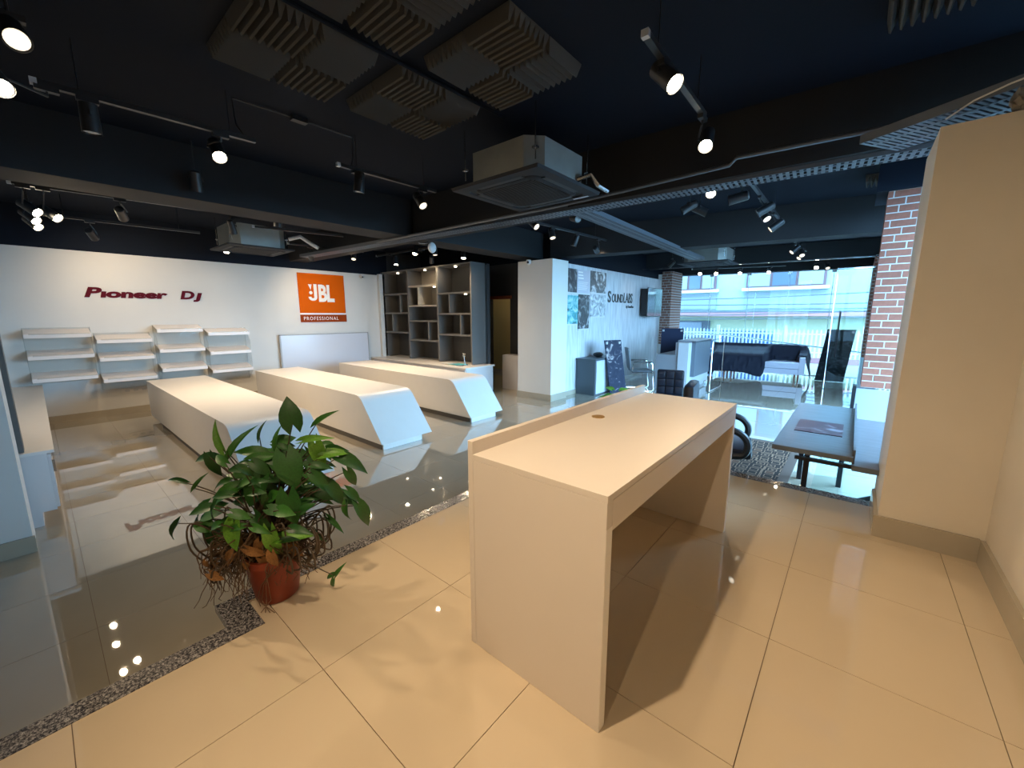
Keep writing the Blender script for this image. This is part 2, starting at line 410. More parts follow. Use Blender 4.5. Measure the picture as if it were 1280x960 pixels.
beam('ceiling_beam', [(-4.62, 11.15), (.6, 11.95), (.6, 12.3), (-4.62, 11.5)], z0=2.93)
beam('ceiling_beam', [(-4.75, 12.85), (.6, 14.0), (.6, 14.3), (-4.75, 13.2)], z0=2.86)
# ---- unseen side glazing, added for the blue daylight on the counter fronts
wall('wall_side', [(.9, 1.05, 3.40, 14.3, 2.98, CZ), (.9, 1.05, 3.40, 3.62, 0, CZ), (.9, 1.05, 3.40, 14.3, -.1, .10), (.9, 1.05, 9.2, 14.3, 0, CZ)], 'dark_paint')
w2 = struct('window_2', B(.96, .97, 3.62, 9.2, .10, 2.98), 'glass')
for k in range(2): obj('mullion', B(.94, .99, 6.15 + 1.5 * k, 6.20 + 1.5 * k, .10, 2.98), 'black_metal', w2)
struct('wall_sky_blocker', B(-25, 1.05, -3.8, 14.35, CZ + .16, 12.0), 'pale_render')  # unseen block added overhead to shade the street from the sky
struct('ground_side', B(1.05, 30, -12, 14.4, -.35, -.13), 'street')

# ---- shop front glazing
fa, fb = Vector((-4.42, 13.07)), Vector((.32, 14.22)); fd = (fb - fa).normalized(); fn = Vector((-fd.y, fd.x)); fl = (fb - fa).length
win = bpy.data.objects.new('window_1', None); COL.objects.link(win); win.location = (*fa, 0); win.rotation_euler = (0, 0, math.atan2(fd.y, fd.x)); win['kind'] = 'structure'; win['label'] = 'frameless glass shop front'
np_ = 5
for k in range(np_):
    a, b = fl * k / np_, fl * (k + 1) / np_
    obj('pane', B(a + .006, b - .006, -.006, .006, .01, 2.86), 'glass', win, world=False)
    obj('pane_edge', B(b - .006, b + .006, -.008, .008, .01, 2.86), 'glass_edge', win, world=False)
    if k: obj('patch_fitting', B(a - .05, a + .05, -.02, .02, 2.80, 2.86), 'steel', win, world=False)
obj('sill', B(0, fl, -.03, .03, 0, .02), 'steel', win, world=False)

# ---- inner glass partition with doors
ga, gb = Vector((-4.53, 10.95)), Vector((.16, 11.70)); gd = (gb - ga).normalized(); gl = (gb - ga).length
part = bpy.data.objects.new('door_1', None); COL.objects.link(part); part.location = (*ga, 0); part.rotation_euler = (0, 0, math.atan2(gd.y, gd.x)); part['kind'] = 'structure'; part['label'] = 'inner glass partition with open glass doors'
obj('header_rail', B(-.1, gl + .02, -.015, .015, 2.885, 2.91), 'chrome', part, world=False)
obj('pane', B(gl - .62, gl, -.005, .005, .02, 2.66), 'glass', part, world=False)
bm = nb(); box(bm, gl - .630, gl - .620, -.006, .006, .02, 2.68); box(bm, gl - .64, gl, -.012, .012, 2.66, 2.685)
obj('edge_trim', bm, 'chrome', part, world=False)
hd = obj('pull_handle', cyl(nb(), (gl - .50, -.06, .75), (gl - .50, -.06, 1.75), .016), 'black_metal', part, world=False)

# ================================================================== BRICK COLUMNS
def brick_column(name, label, x0, x1, y0, y1, z0, z1, pitch, single, m='brick', rz=0, faces='fl'):
    t = thing(name, label, 'column', (x0, y0, z0)); t['kind'] = 'structure'; del t['category']
    obj('mortar', B(x0 + .004, x1 - .004, y0 + .004, y1 - .004, z0, z1), 'mortar', t)
    n = int((z1 - z0) / pitch); bl = pitch * 2.75; j = .011 if pitch > .06 else .01
    allb = nb(); cache = {}
    def put(a0, a1, b0, b1, c0, c1):
        if single:
            key = (round(a1 - a0, 3), round(b1 - b0, 3))
            if key not in cache:
                b = nb(); box(b, 0, a1 - a0, 0, b1 - b0, 0, c1 - c0, bev=0); me = bpy.data.meshes.new('brick'); bmesh.ops.recalc_face_normals(b, faces=b.faces[:]); b.to_mesh(me); b.free(); me.materials.append(MATS[m]); cache[key] = me
            o = bpy.data.objects.new('brick', cache[key]); COL.objects.link(o); o.parent = t; o.location = (a0 - x0 + random.uniform(-.001, .001), b0 - y0 + random.uniform(-.0015, .001), c0 - z0)
        else: box(allb, a0, a1, b0, b1, c0, c1)
    for i in range(n):
        c0 = z0 + i * pitch + j / 2; c1 = c0 + pitch - j
        # front face (towards -y): stretchers, shifted from course to course
        off = (0, .5, .27, .75)[i % 4] * bl
        a = x0 - off
        while a < x1:
            s, e = max(a, x0), min(a + bl - j, x1)
            if e - s > .02: put(s, e, y0, y0 + .03, c0, c1)
            a += bl
        b = y0 + .031 - off
        if 'l' in faces:
            while b < y1:
                s, e = max(b, y0 + .031), min(b + bl - j, y1)
                if e - s > .02: put(x0, x0 + .03, s, e, c0, c1)
                b += bl
        b = y0 + .031 - off
        if 'r' in faces:
            while b < y1:
                s, e = max(b, y0 + .031), min(b + bl - j, y1)
                if e - s > .02: put(x1 - .03, x1, s, e, c0, c1)
                b += bl
    if not single: o = obj('brick_field', allb, m, t); o['kind'] = 'stuff'
    else: allb.free()
    return t
brick_column('brick_column', 'red brick column with pale joints left of the cream pillar', .10, .42, 6.2, 6.62, .84, 2.996, .077, True, 'brick', faces='fl')
struct('ceiling_bulkhead', B(.0, .9, 6.15, 6.9, 2.994, CZ), 'dark_paint')
brick_column('brick_column', 'narrow brick column behind the open glass door on the right', .13, .45, 11.72, 13.9, .75, 2.93, .075, False, 'brick', faces='fl')
struct('pillar_plinth', B(.13, .45, 11.72, 13.9, 0, .75), 'panel_light')
brick_column('brick_column', 'dark brick column at the end of the pale streaked wall', -4.51, -4.22, 12.10, 13.0, .82, 2.92, .075, False, 'brick_dark', faces='fr')
struct('pillar_plinth', B(-4.51, -4.22, 12.10, 13.0, 0, .82), 'mortar')
t = thing('low_screen_panel', 'white low panel standing under the red brick column', 'panel', (.1, 6.1, 0))
obj('panel', B(.065, .45, 6.12, 6.16, 0, .83), 'low_panel', t); obj('edge_post', B(.03, .065, 6.05, 6.19, 0, .87), 'black_metal', t)

# ================================================================== FOREGROUND DESK
def desk():
    x0, x1, y0, y1, zt = -1.022, -.470, .957, 2.50, 1.186
    t = thing('counter_desk', 'big cream laminate desk with raised back edge in the foreground', 'desk', ((x0 + x1) / 2, (y0 + y1) / 2, P))
    p = obj('side_panel', B(x0 + .026, x1, y0, y0 + .036, P, zt - .0195, bev=.0015), 'cream_laminate', t)
    obj('edge_band', B(x1 - .0009, x1 + .0006, y0 + .001, y0 + .035, P + .001, zt - .1), 'white_edge', p)
    obj('side_panel', B(x0 + .026, x1, y1 - .036, y1, P, zt - .0195, bev=.0015), 'cream_laminate', t)
    obj('back_panel', B(x0 - .0, x0 + .025, y0, y1, P, 1.234, bev=.0015), 'cream_laminate', t)
    obj('desktop', B(x0 + .026, x1 + .001, y0, y1, zt - .019, zt + .001, bev=.001), 'cream_laminate', t)
    obj('apron', B(x1 - .022, x1 - .0005, y0 + .037, y1 - .037, zt - .115, zt - .022), 'cream_laminate', t)
    g_ = obj('cable_grommet', cyl(nb(), (-.918, 1.73, zt + .0005), (-.918, 1.73, zt + .004), .031, n=32), 'brass', t)
    return t
desk()

# ================================================================== DISPLAY COUNTERS (three)
def counter(label, y0, y1, xb, xf, xtop, zt=.645, zb=.075):
    t = thing('display_counter', label, 'counter', ((xb + xf) / 2, (y0 + y1) / 2, 0), 'white slant-fronted display counters')
    prof = [(xb, zb + .02), (xb + .04, zb), (xf - .045, zb), (xf, zb), ]
    # rounded top front edge
    sl = Vector((xtop - xf, zt - zb)).normalized()
    rr = .11
    c0 = Vector((xtop, zt)) - sl * rr; c1 = Vector((xtop - rr, zt))
    for k in range(9):
        s = k / 8; q = c0.lerp(Vector((xtop, zt)), s).lerp(Vector((xtop, zt)).lerp(c1, s), s); prof.append((q.x, q.y))
    prof += [(xb, zt)]
    bm = prism(nb(), prof, y0, y1); o = obj('body', bm, 'white_laminate', t, smooth=True)
    obj('plinth', B(xb + .75, xf - .02, y0 + .03, y1 - .16, 0, zb), 'white_laminate', t)
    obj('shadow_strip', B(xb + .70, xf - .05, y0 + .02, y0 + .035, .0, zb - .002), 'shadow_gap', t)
    return t
counter('white slant-fronted display counter nearest the potted plant', 1.08, 1.86, -8.66, -4.02, -4.50)
counter('white slant-fronted display counter in the middle of the three', 2.645, 3.43, -8.66, -4.38, -4.86)
counter('white slant-fronted display counter farthest back, by the bookcase', 4.29, 5.04, -8.66, -4.49, -4.92)

# ================================================================== LEFT LOW CABINET
t = thing('low_cabinet', 'white low cabinet along the left wall with a notched toe kick', 'cabinet', (-7.2, -.3, 0))
obj('body', B(-9.55, -4.83, -.54, -.055, .12, .60), 'cabinet_white', t)
obj('worktop', B(-9.55, -4.80, -.54, -.012, .60, .625, bev=.003), 'white_laminate', t)
obj('plinth', B(-9.55, -4.85, -.54, -.14, 0, .12), 'cabinet_white', t)
for k in range(8):
    d = obj('door', B(-9.5 + .585 * k, -8.925 + .585 * k, -.054, -.036, .14, .585), 'cabinet_white', t)
    obj('handle', B(-9.0 + .585 * k, -8.985 + .585 * k, -.036, -.02, .42, .52), 'steel', d)
tag(obj('upright_panel', B(-5.0, -4.85, -.54, -.165, .6255, 2.6), 'grey_panel'), 'dark grey upright panel standing on the low cabinet at the left', 'panel')

# ================================================================== ACRYLIC WALL SHELVES
def shelf_unit(label, y0, y1, zs, ztop, zbot, tilt=.0):
    t = thing('acrylic_shelf_rack', label, 'shelf', (-9.57, y0, zbot), 'acrylic shelf racks on the back wall')
    obj('back_panel', B(-9.568, -9.56, y0 - .012, y1 + .02, zbot, ztop), 'acrylic', t)
    for s in (y0 - .012, y1 + .006):
        bm = nb(); A = [(-9.56, zbot), (-9.56, ztop), (-9.50, ztop), (-9.28, ztop - .25), (-9.28, zbot + .18)]
        prism(bm, A, s, s + .006, 'y'); obj('side_panel', bm, 'acrylic', t)
    for z in zs:
        sh = obj('shelf', prism(nb(), [(-9.558, z + .062), (-9.25, z - .006), (-9.25, z + .008), (-9.558, z + .078)], y0, y1), 'shelf_white', t)
        obj('front_lip', B(-9.25, -9.235, y0, y1, z - .05, z + .008), 'shelf_white', sh)
        obj('price_rail', B(-9.233, -9.229, y0 + .05, y1 - .01, z - .002, z + .02), 'acrylic', sh)
shelf_unit('clear wall shelf rack with three white shelves, leftmost of the four', -.10, .59, [1.40, 1.08, .74], 1.50, .64)
shelf_unit('clear wall shelf rack with three white shelves, second from the left', .64, 1.31, [1.29, 1.00, .65], 1.40, .45)
shelf_unit('clear wall shelf rack with three white shelves, third from the left', 1.39, 2.04, [1.44, 1.09, .75], 1.51, .42)
shelf_unit('clear wall shelf rack with three white shelves, rightmost of the four', 2.115, 2.79, [1.36, 1.00, .65], 1.44, .40)
t = thing('socket_strip', 'pale strip of wall sockets below the acrylic racks', 'socket', (-9.57, 1.2, .4))
obj('strip', B(-9.57, -9.555, .86, 1.55, .36, .43), 'white_laminate', t)
for k in range(6): obj('socket', B(-9.556, -9.55, .90 + .11 * k, .96 + .11 * k, .375, .415), 'mortar', t)
# whiteboard leaning below the orange sign
t = thing('whiteboard', 'large grey-white board leaning on the wall under the orange sign', 'board', (-9.5, 4.45, .05))
obj('panel', B(-9.50, -9.49, 3.45, 5.5, .06, 1.245), 'whiteboard', t)
bm = nb(); box(bm, -9.515, -9.485, 3.42, 3.45, .04, 1.265); box(bm, -9.515, -9.485, 5.5, 5.52, .04, 1.265); box(bm, -9.515, -9.485, 3.42, 5.52, 1.245, 1.262)
obj('frame', bm, 'board_frame', t)
# ---- signs
t = thing('brand_lettering', 'dark red lettering high on the long white wall', 'sign', (-9.56, 1.3, 2.0))
text('letters', 'P', .215, 'logo_red', t, wallM(-9.562, .60, 1.985), .008, 1.55, .25, .009)
text('letters', '\u0131oneer', .185, 'logo_red', t, wallM(-9.562, .79, 1.985), .008, 1.72, .12, .009, 1.0)
text('letters', 'D', .20, 'logo_red', t, wallM(-9.562, 1.83, 1.985), .008, 1.35, .2, .009)
text('letters', '\u0237', .20, 'logo_red', t, wallM(-9.562, 2.06, 1.985), .008, 1.7, .2, .009)
t = thing('orange_sign', 'square orange wall sign with white letters and a dark strip below', 'sign', (-9.56, 4.46, 1.53))
obj('panel', B(-9.569, -9.55, 3.93, 4.995, 1.735, 2.62), 'orange', t)
obj('white_strip', B(-9.569, -9.551, 3.93, 5.0, 1.70, 1.735), 'logo_white', t)
obj('lower_panel', B(-9.569, -9.55, 3.93, 5.005, 1.53, 1.70), 'orange_dark', t)
bm = nb(); box(bm, -9.549, -9.545, 4.265, 4.335, 2.10, 2.385)
for k in range(10):
    a, b = PI + PI * k / 10, PI + PI * (k + 1) / 10
    q = [(4.235 + r_ * math.cos(c_), 2.10 + .9 * r_ * math.sin(c_)) for r_, c_ in ((.10, a), (.10, b), (.034, b), (.034, a))]
    v1 = [bm.verts.new((-9.545, *w_)) for w_ in q]; bm.faces.new(v1)
obj('letters', bm, 'logo_white', t)
text('letters', 'BL', .515, 'logo_white', t, wallM(-9.549, 4.355, 2.01), .004, .70, 0, .020, .95)
bm = nb(); v = [bm.verts.new(c) for c in ((-9.545, 4.145, 2.375), (-9.545, 4.225, 2.375), (-9.545, 4.195, 2.25))]; bm.faces.new(v); cyl(bm, (-9.549, 4.195, 2.19), (-9.545, 4.195, 2.19), .038, n=20)
obj('exclamation_mark', bm, 'logo_white', t)
text('lower_letters', 'PROFESSIONAL', .11, 'logo_white', t, wallM(-9.549, 3.99, 1.577), .003, .88, 0, 0, 1.28)
t = thing('wall_lettering', 'black condensed shop name lettering on the pale streaked wall', 'sign', (-4.54, 9.5, 2.1))
text('letters', 'S', .36, 'logo_black', t, wallM(-4.545, 8.83, 1.985), .006, .98, 0, .008)
text('letters', 'OUND', .285, 'logo_black', t, wallM(-4.545, 9.04, 1.985), .006, .74, 0, .004, .93)
text('letters', 'LABS', .345, 'logo_black', t, wallM(-4.545, 9.67, 1.985), .006, .70, 0, .004, 1.0)
text('small_letters', 'by HomeBox', .10, 'logo_black', t, wallM(-4.545, 9.83, 1.86), .004, .85)

# ================================================================== BOOKCASE AND CABINETS
def bookcase():
    yf, yb = 6.0, 6.42
    t = thing('bookcase', 'tall grey open bookcase built into the far corner', 'bookcase', (-7.85, 6.2, .6))
    obj('back', B(-9.55, -6.20, yb, yb + .03, .63, 2.74), 'shelf_back', t)
    for x in (-9.56, -8.435, -7.325): obj('upright', B(x, x + .05 if x > -9.5 else x + .09, yf, yb, .63, 2.74), 'shelf_grey', t)
    obj('upright', B(-6.24, -6.20, yf, yb + .05, .63, 2.74), 'shelf_grey', t)
    obj('top', B(-9.55, -6.20, yf, yb, 2.74, 2.77), 'shelf_grey', t)
    rows = {0: (-9.47, -8.435, [2.205, 1.735, 1.255]), 1: (-8.385, -7.325, [2.36, 1.90, 1.545, 1.085]), 2: (-7.275, -6.24, [2.16, 1.71, 1.25])}
    for c, (a, b, zs) in rows.items():
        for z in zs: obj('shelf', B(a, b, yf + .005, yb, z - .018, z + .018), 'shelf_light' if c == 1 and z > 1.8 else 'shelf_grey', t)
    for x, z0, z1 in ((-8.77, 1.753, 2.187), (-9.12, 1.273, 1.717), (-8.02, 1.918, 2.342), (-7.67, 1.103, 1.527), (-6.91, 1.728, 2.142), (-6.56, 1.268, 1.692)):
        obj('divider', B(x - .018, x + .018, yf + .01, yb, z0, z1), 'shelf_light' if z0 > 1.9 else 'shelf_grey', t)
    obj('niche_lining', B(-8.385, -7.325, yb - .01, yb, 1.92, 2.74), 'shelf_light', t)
    for x, z in ((-8.95, 2.725), (-7.86, 2.725), (-6.8, 2.725), (-8.9, 2.177), (-7.55, 2.332), (-6.95, 2.132), (-6.5, 2.132)):
        pk = obj('puck_light', cyl(nb(), (x, yf + .12, z), (x, yf + .12, z - .012), .028, n=12), 'puck_glow', t)
        l = bpy.data.lights.new('puck', 'SPOT'); l.energy = 2.2 * LAMP; l.color = WARM; l.spot_size = R(100); l.spot_blend = .8; l.shadow_soft_size = .02
        lo = bpy.data.objects.new('puck_lamp', l); COL.objects.link(lo); lo.parent = pk; lo.location = Vector((x, yf + .12, z - .02)) - wloc(t)
bookcase()
t = thing('base_cabinet', 'pale cabinet row with paired handles under the grey bookcase', 'cabinet', (-7.7, 6.0, 0))
obj('body', B(-9.5, -6.0, 5.62, 6.42, .05, .585), 'cabinet_white', t)
obj('worktop', B(-9.5, -5.97, 5.58, 6.45, .585, .615), 'white_laminate', t)
for k in range(6):
    x = -9.46 + .575 * k
    d = obj('door', B(x, x + .565, 5.60, 5.62, .08, .57), 'cabinet_white', t)
    obj('handle', B(x + (.50 if k % 2 == 0 else .04), x + (.52 if k % 2 == 0 else .06), 5.585, 5.60, .36, .50), 'steel', d)
t = thing('brochure_pile', 'small pile of yellow and cyan brochures on the cabinet row', 'paper', (-6.7, 5.9, .616))
for i, (m, dx, rz) in enumerate((('yellow_wall', 0, .2), ('cyan', .1, -.3), ('paper', -.15, .5), ('cyan', .22, .1))):
    obj('brochure', box(nb(), -6.85 + dx, -6.55 + dx, 5.78, 5.98, .617 + .006 * i, .622 + .006 * i), m, t)
t = thing('desk_fan', 'small grey gadget standing at the right end of the cabinet row', 'gadget', (-6.35, 5.9, .616))
obj('base', cyl(nb(), (-6.38, 5.95, .616), (-6.38, 5.95, .63), .06), 'steel', t); obj('stem', cyl(nb(), (-6.38, 5.95, .63), (-6.41, 5.95, .80), .012), 'steel', t)
obj('head', cyl(nb(), (-6.43, 5.93, .83), (-6.39, 5.97, .83), .04), 'steel', t)
tag(obj('counter_end', B(-6.19, -5.6, 6.95, 7.29, .0, .78), 'cabinet_white'), 'pale half-height cabinet in the dark by the lit opening', 'cabinet')

# ================================================================== POSTERS, TV
pattern('photo_a', [(.01, .01, .012), (.05, .05, .06), (.35, .36, .38)], 5, 1)
pattern('photo_b', [(.02, .02, .025), (.10, .11, .12), (.75, .78, .80)], 4.5, 5)
pattern('photo_c', [(.02, .05, .06), (.05, .33, .36), (.35, .62, .62), (.7, .5, .35)], 4, 9)
pattern('photo_d', [(.008, .008, .01), (.04, .04, .045), (.5, .5, .52)], 5, 13)
pattern('photo_e', [(.12, .13, .15), (.4, .43, .46), (.8, .82, .82)], 6, 17)
def poster(label, y0, y1, z0, z1, m):
    t = thing('wall_poster', label, 'poster', (-4.545, y0, z0), 'photo posters on the pale streaked wall')
    obj('print', B(-4.549, -4.532, y0, y1, z0, z1), m, t); obj('margin', B(-4.549, -4.531, y0, y1, z0 - .03, z0), 'paper', t); return t
poster('black and white photo poster at the top left of the poster cluster', 7.04, 7.43, 2.14, 2.61, 'photo_a')
t = poster('pale lilac text poster in the top row between two photos', 7.43, 7.94, 2.14, 2.61, 'print_grey')
for k in range(3): obj('heading_line', B(-4.532, -4.530, 7.47, 7.65 + .02 * k, 2.55 - .06 * k, 2.575 - .06 * k), 'logo_white', t)
for k in range(6): obj('text_line', B(-4.532, -4.530, 7.47, 7.88 - .03 * (k % 3), 2.36 - .03 * k, 2.368 - .03 * k), 'logo_white', t)
poster('black and white photo poster of a player at the top right of the cluster', 8.0, 8.70, 2.17, 2.63, 'photo_b')
poster('teal concert photo poster at the lower left of the cluster', 7.02, 7.49, 1.50, 2.08, 'photo_c')
poster('tall dark portrait poster hanging lowest in the cluster', 7.52, 7.96, 1.39, 2.11, 'photo_d')
poster('pale grey photo poster at the lower right of the cluster', 8.01, 8.70, 1.65, 2.13, 'photo_e')
t = thing('television', 'flat black television mounted on the pale wall beside the brick column', 'television', (-4.4, 11.1, 2.0))
obj('housing', B(-4.50, -4.32, 10.64, 11.58, 1.66, 2.37), 'black_plastic', t)
obj('bezel', B(-4.32, -4.305, 10.60, 11.62, 1.63, 2.40), 'black_plastic', t); obj('screen', B(-4.305, -4.301, 10.63, 11.60, 1.655, 2.385), 'screen', t)
obj('bracket', B(-4.549, -4.50, 10.95, 11.25, 1.9, 2.1), 'black_metal', t)

# ================================================================== FURNITURE BY THE PALE WALL
t = thing('grey_cabinet', 'dark grey low cabinet against the pale streaked wall', 'cabinet', (-4.25, 8.0, 0))
obj('body', B(-4.53, -4.08, 7.48, 8.46, 0, .74), 'steel_grey_cabinet', t); obj('top', B(-4.535, -4.06, 7.46, 8.48, .74, .77), 'steel_grey_cabinet', t)
obj('front_panel', B(-4.08, -4.065, 7.52, 8.44, .03, .73), 'panel_light', t)
bm = nb(); bmesh.ops.create_uvsphere(bm, u_segments=14, v_segments=8, radius=.12, matrix=Matrix.Translation((-4.3, 8.0, .824)) @ Matrix.Diagonal((.8, 1.3, .45, 1)))
tag(obj('dark_bag', bm, 'black_plastic', smooth=True, loc=(-4.3, 8.0, .77)), 'small dark crumpled bag lying on the grey cabinet', 'bag')
def lean_board(name, label, base, top, w, ang, m, dots=True):
    """a flat board whose foot centre is base and whose head centre is top, width along ang"""
    b, tp = Vector(base), Vector(top); wd = Vector((math.cos(ang), math.sin(ang), 0)); up = tp - b; n = wd.cross(up).normalized() * .012
    t = thing(name, label, 'board', base)
    bm = nb(); q = [b - wd * w / 2, b + wd * w / 2, tp + wd * w / 2, tp - wd * w / 2]
    A = [bm.verts.new(v - n) for v in q]; C = [bm.verts.new(v + n) for v in q]
    for i in range(4): bm.faces.new((A[i], A[(i + 1) % 4], C[(i + 1) % 4], C[i]))
    bm.faces.new(A[::-1]); bm.faces.new(C); obj('panel', bm, m, t)
    for s in (-1, 1):
        c = tp + wd * s * (w / 2 - .05) - up.normalized() * .06
        bm = nb(); bmesh.ops.create_cube(bm, size=.05, matrix=Matrix.Translation(c)); obj('corner_sticker', bm, 'paper', t)
    return t
pattern('board_print', [(.02, .024, .045), (.022, .027, .05), (.03, .035, .06), (.5, .45, .45)], 5, 3)
pattern('board_print_black', [(.008, .010, .014), (.014, .018, .022), (.05, .06, .07)], 7, 8)
mat('board_plain', (.022, .030, .065), .6, spec=.2)
for q_ in ('board_print', 'board_print_black'): MATS[q_].node_tree.nodes['Principled BSDF'].inputs['Specular IOR Level'].default_value = .15; MATS[q_].node_tree.nodes['Principled BSDF'].inputs['Roughness'].default_value = .6
lean_board('printed_board', 'dark navy printed board leaning on the front of the grey cabinet', (-3.84, 8.10, .01), (-3.98, 8.02, 1.15), .42, R(62), 'board_print')
lean_board('printed_board', 'plain navy board standing behind the reception counter', (-3.75, 11.02, .35), (-3.75, 11.04, 1.33), .55, R(15), 'board_plain')
lean_board('printed_board', 'large black printed board leaning at the shop front by the sofa', (-.42, 12.95, .01), (-.30, 13.45, 1.30), .58, R(2), 'board_print_black')

def visitor_chair():
    t = thing('visitor_chair', 'grey mesh visitor chair with cantilever tube frame by the pale wall', 'chair', (-3.66, 8.80, 0), rz=R(-55))
    bm = nb()
    for s in (-1, 1):
        x = .25 * s
        tube(bm, [(x, -.25, .012), (x, .22, .012), (x, .25, .05), (x, .22, .42), (x, .20, .62), (x, .10, .66), (x, -.2, .64), (x, -.22, .46)], .012)
    tube(bm, [(-.25, -.25, .012), (.25, -.25, .012)], .012); obj('frame', bm, 'chrome', t, world=False, smooth=True)
    obj('seat', box(nb(), -.23, .23, -.22, .23, .42, .47, bev=.015), 'black_leather', t, world=False)
    M = Matrix.Translation((0, -.23, .46)) @ Matrix.Rotation(R(10), 4, 'X'); obj('backrest', box(nb(), -.22, .22, -.015, .015, .02, .50, M=M), 'mesh_grey', t, world=False)
    for s in (-1, 1): obj('armrest', box(nb(), .25 * s - .025, .25 * s + .025, -.2, .2, .645, .67, bev=.008), 'black_plastic', t, world=False)
visitor_chair()

def tufted_chair():
    t = thing('tufted_chair', 'black tufted leather low-back chair behind the foreground desk', 'chair', (-2.06, 6.1, .011), rz=R(14))
    bk = obj('backrest', box(nb(), -.19, .19, -.04, .03, .48, .86, bev=.03), 'black_leather', t, world=False, smooth=True)
    for i in range(3):
        for j in range(3):
            bm = box(nb(), -.18 + .122 * i, -.064 + .122 * i, -.055, -.03, .50 + .115 * j, .61 + .115 * j, bev=.018)
            obj('tuft', bm, 'black_leather', bk, world=False, smooth=True)
    obj('seat', box(nb(), -.2, .2, -.42, -.03, .42, .50, bev=.025), 'black_leather', t, world=False)
    obj('column', cyl(nb(), (0, -.2, .05), (0, -.2, .42), .025), 'chrome', t, world=False)
    obj('base', cyl(nb(), (0, -.2, 0), (0, -.2, .05), .2, .04, 24), 'chrome', t, world=False)
tufted_chair()

# reception counter
t = thing('reception_counter', 'pale grey stepped reception counter near the glass partition', 'counter', (-3.0, 9.8, 0))
obj('body', B(-3.02, -2.78, 9.15, 10.75, .09, 1.08), 'reception_grey', t); obj('return_desk', B(-3.44, -3.02, 9.15, 10.75, .0, .80), 'reception_grey', t)
obj('front_panel', B(-2.78, -2.74, 9.15, 10.75, .09, 1.08), 'panel_light', t)
obj('accent_panel', B(-2.74, -2.66, 9.35, 10.55, .32, 1.10), 'reception_dark', t)
obj('counter_top', B(-3.04, -2.66, 9.35, 10.75, 1.08, 1.12), 'reception_grey', t)
obj('end_cap', B(-2.95, -2.735, 9.12, 9.15, .09, 1.08), 'panel_light', t)
obj('plinth', B(-3.02, -2.80, 9.18, 10.7, 0, .09), 'panel_light', t)
# chrome hoop
t = thing('chrome_hoop', 'slim chrome hoop barrier standing right of the reception counter', 'barrier', (-2.35, 9.9, 0))
obj('hoop', tube(nb(), [(-2.34, 9.45, .02), (-2.34, 9.45, 1.10), (-2.34, 9.48, 1.15), (-2.34, 10.4, 1.15), (-2.34, 10.44, 1.12), (-2.34, 10.44, .02)], .009), 'chrome', t, smooth=True)
obj('foot_rail', tube(nb(), [(-2.34, 9.45, .02), (-2.34, 10.44, .02)], .009), 'chrome', t)

# small plant behind the desk
def leaf_bm(L=.11, W=.085, n=6, fold=.25, droop=.35, lobes=True):
    """heart shaped leaf: stalk end at the origin, tip along +y, normal +z"""
    bm = nb(); rows = []
    for i in range(n + 1):
        s = i / n; w = W * .5 * (math.sin(PI * min(1, (s * .93 + .07)) ** .72)) * (1.0)
        if i == n: w = .0008
        y = L * s; z = -droop * L * s * s
        back = -.36 * L * (1 - s) ** 3 if lobes else 0
        rows.append([bm.verts.new((-w, y + back, z + fold * w)), bm.verts.new((-w * .5, y + back * .5, z + fold * w * .35)), bm.verts.new((0, y, z)), bm.verts.new((w * .5, y + back * .5, z + fold * w * .35)), bm.verts.new((w, y + back, z + fold * w))])
    for i in range(n):
        for j in range(4): bm.faces.new((rows[i][j], rows[i][j + 1], rows[i + 1][j + 1], rows[i + 1][j]))
    return bm
LEAF = {}
def leaf_mesh(v, m):
    if (v, m) not in LEAF:
        pr = [(1, .64, .3, .35), (1, .50, .5, .7), (1, .28, .9, .5), (1, .78, .2, .3)][v]
        b = leaf_bm(pr[0], pr[1], 6, pr[2], pr[3]); me = bpy.data.meshes.new('leaf'); b.to_mesh(me); b.free(); me.materials.append(MATS[m])
        for p_ in me.polygons: p_.use_smooth = True
        LEAF[(v, m)] = me
    return LEAF[(v, m)]
def add_leaf(parent, pos, tip, nrm, size, v, m, name='leaf'):
    tip = Vector(tip).normalized(); nrm = Vector(nrm); nrm = (nrm - tip * nrm.dot(tip)).normalized(); xax = tip.cross(nrm)
    M = Matrix((xax, tip, nrm)).transposed().to_4x4() @ Matrix.Scale(size, 4); M.translation = Vector(pos) - wloc(parent)
    o = bpy.data.objects.new(name, leaf_mesh(v, m)); COL.objects.link(o); o.parent = parent; o.matrix_local = M; return o
t = thing('potted_plant', 'green plant whose leaves peep over the back edge of the desk', 'plant', (-2.9, 6.1, 0))
obj('pot', cyl(nb(), (-2.9, 6.1, 0), (-2.9, 6.1, .22), .10, .13, 20), 'black_plastic', t)
for k in range(10):
    a = 2 * PI * k / 10 + .3; r_ = random.uniform(.06, .2); z = random.uniform(.30, .46)
    obj('stem', tube(nb(), [(-2.9, 6.1, .2), (-2.9 + r_ * .6 * math.cos(a), 6.1 + r_ * .6 * math.sin(a), z * .8), (-2.9 + r_ * math.cos(a), 6.1 + r_ * math.sin(a), z)], .004, 5), 'green_stem', t)
    add_leaf(t, (-2.9 + r_ * math.cos(a), 6.1 + r_ * math.sin(a), z), (math.cos(a), math.sin(a), .35), (0, -.3, 1), .17, k % 2, 'leaf_bright' if k % 3 else 'leaf_mid')

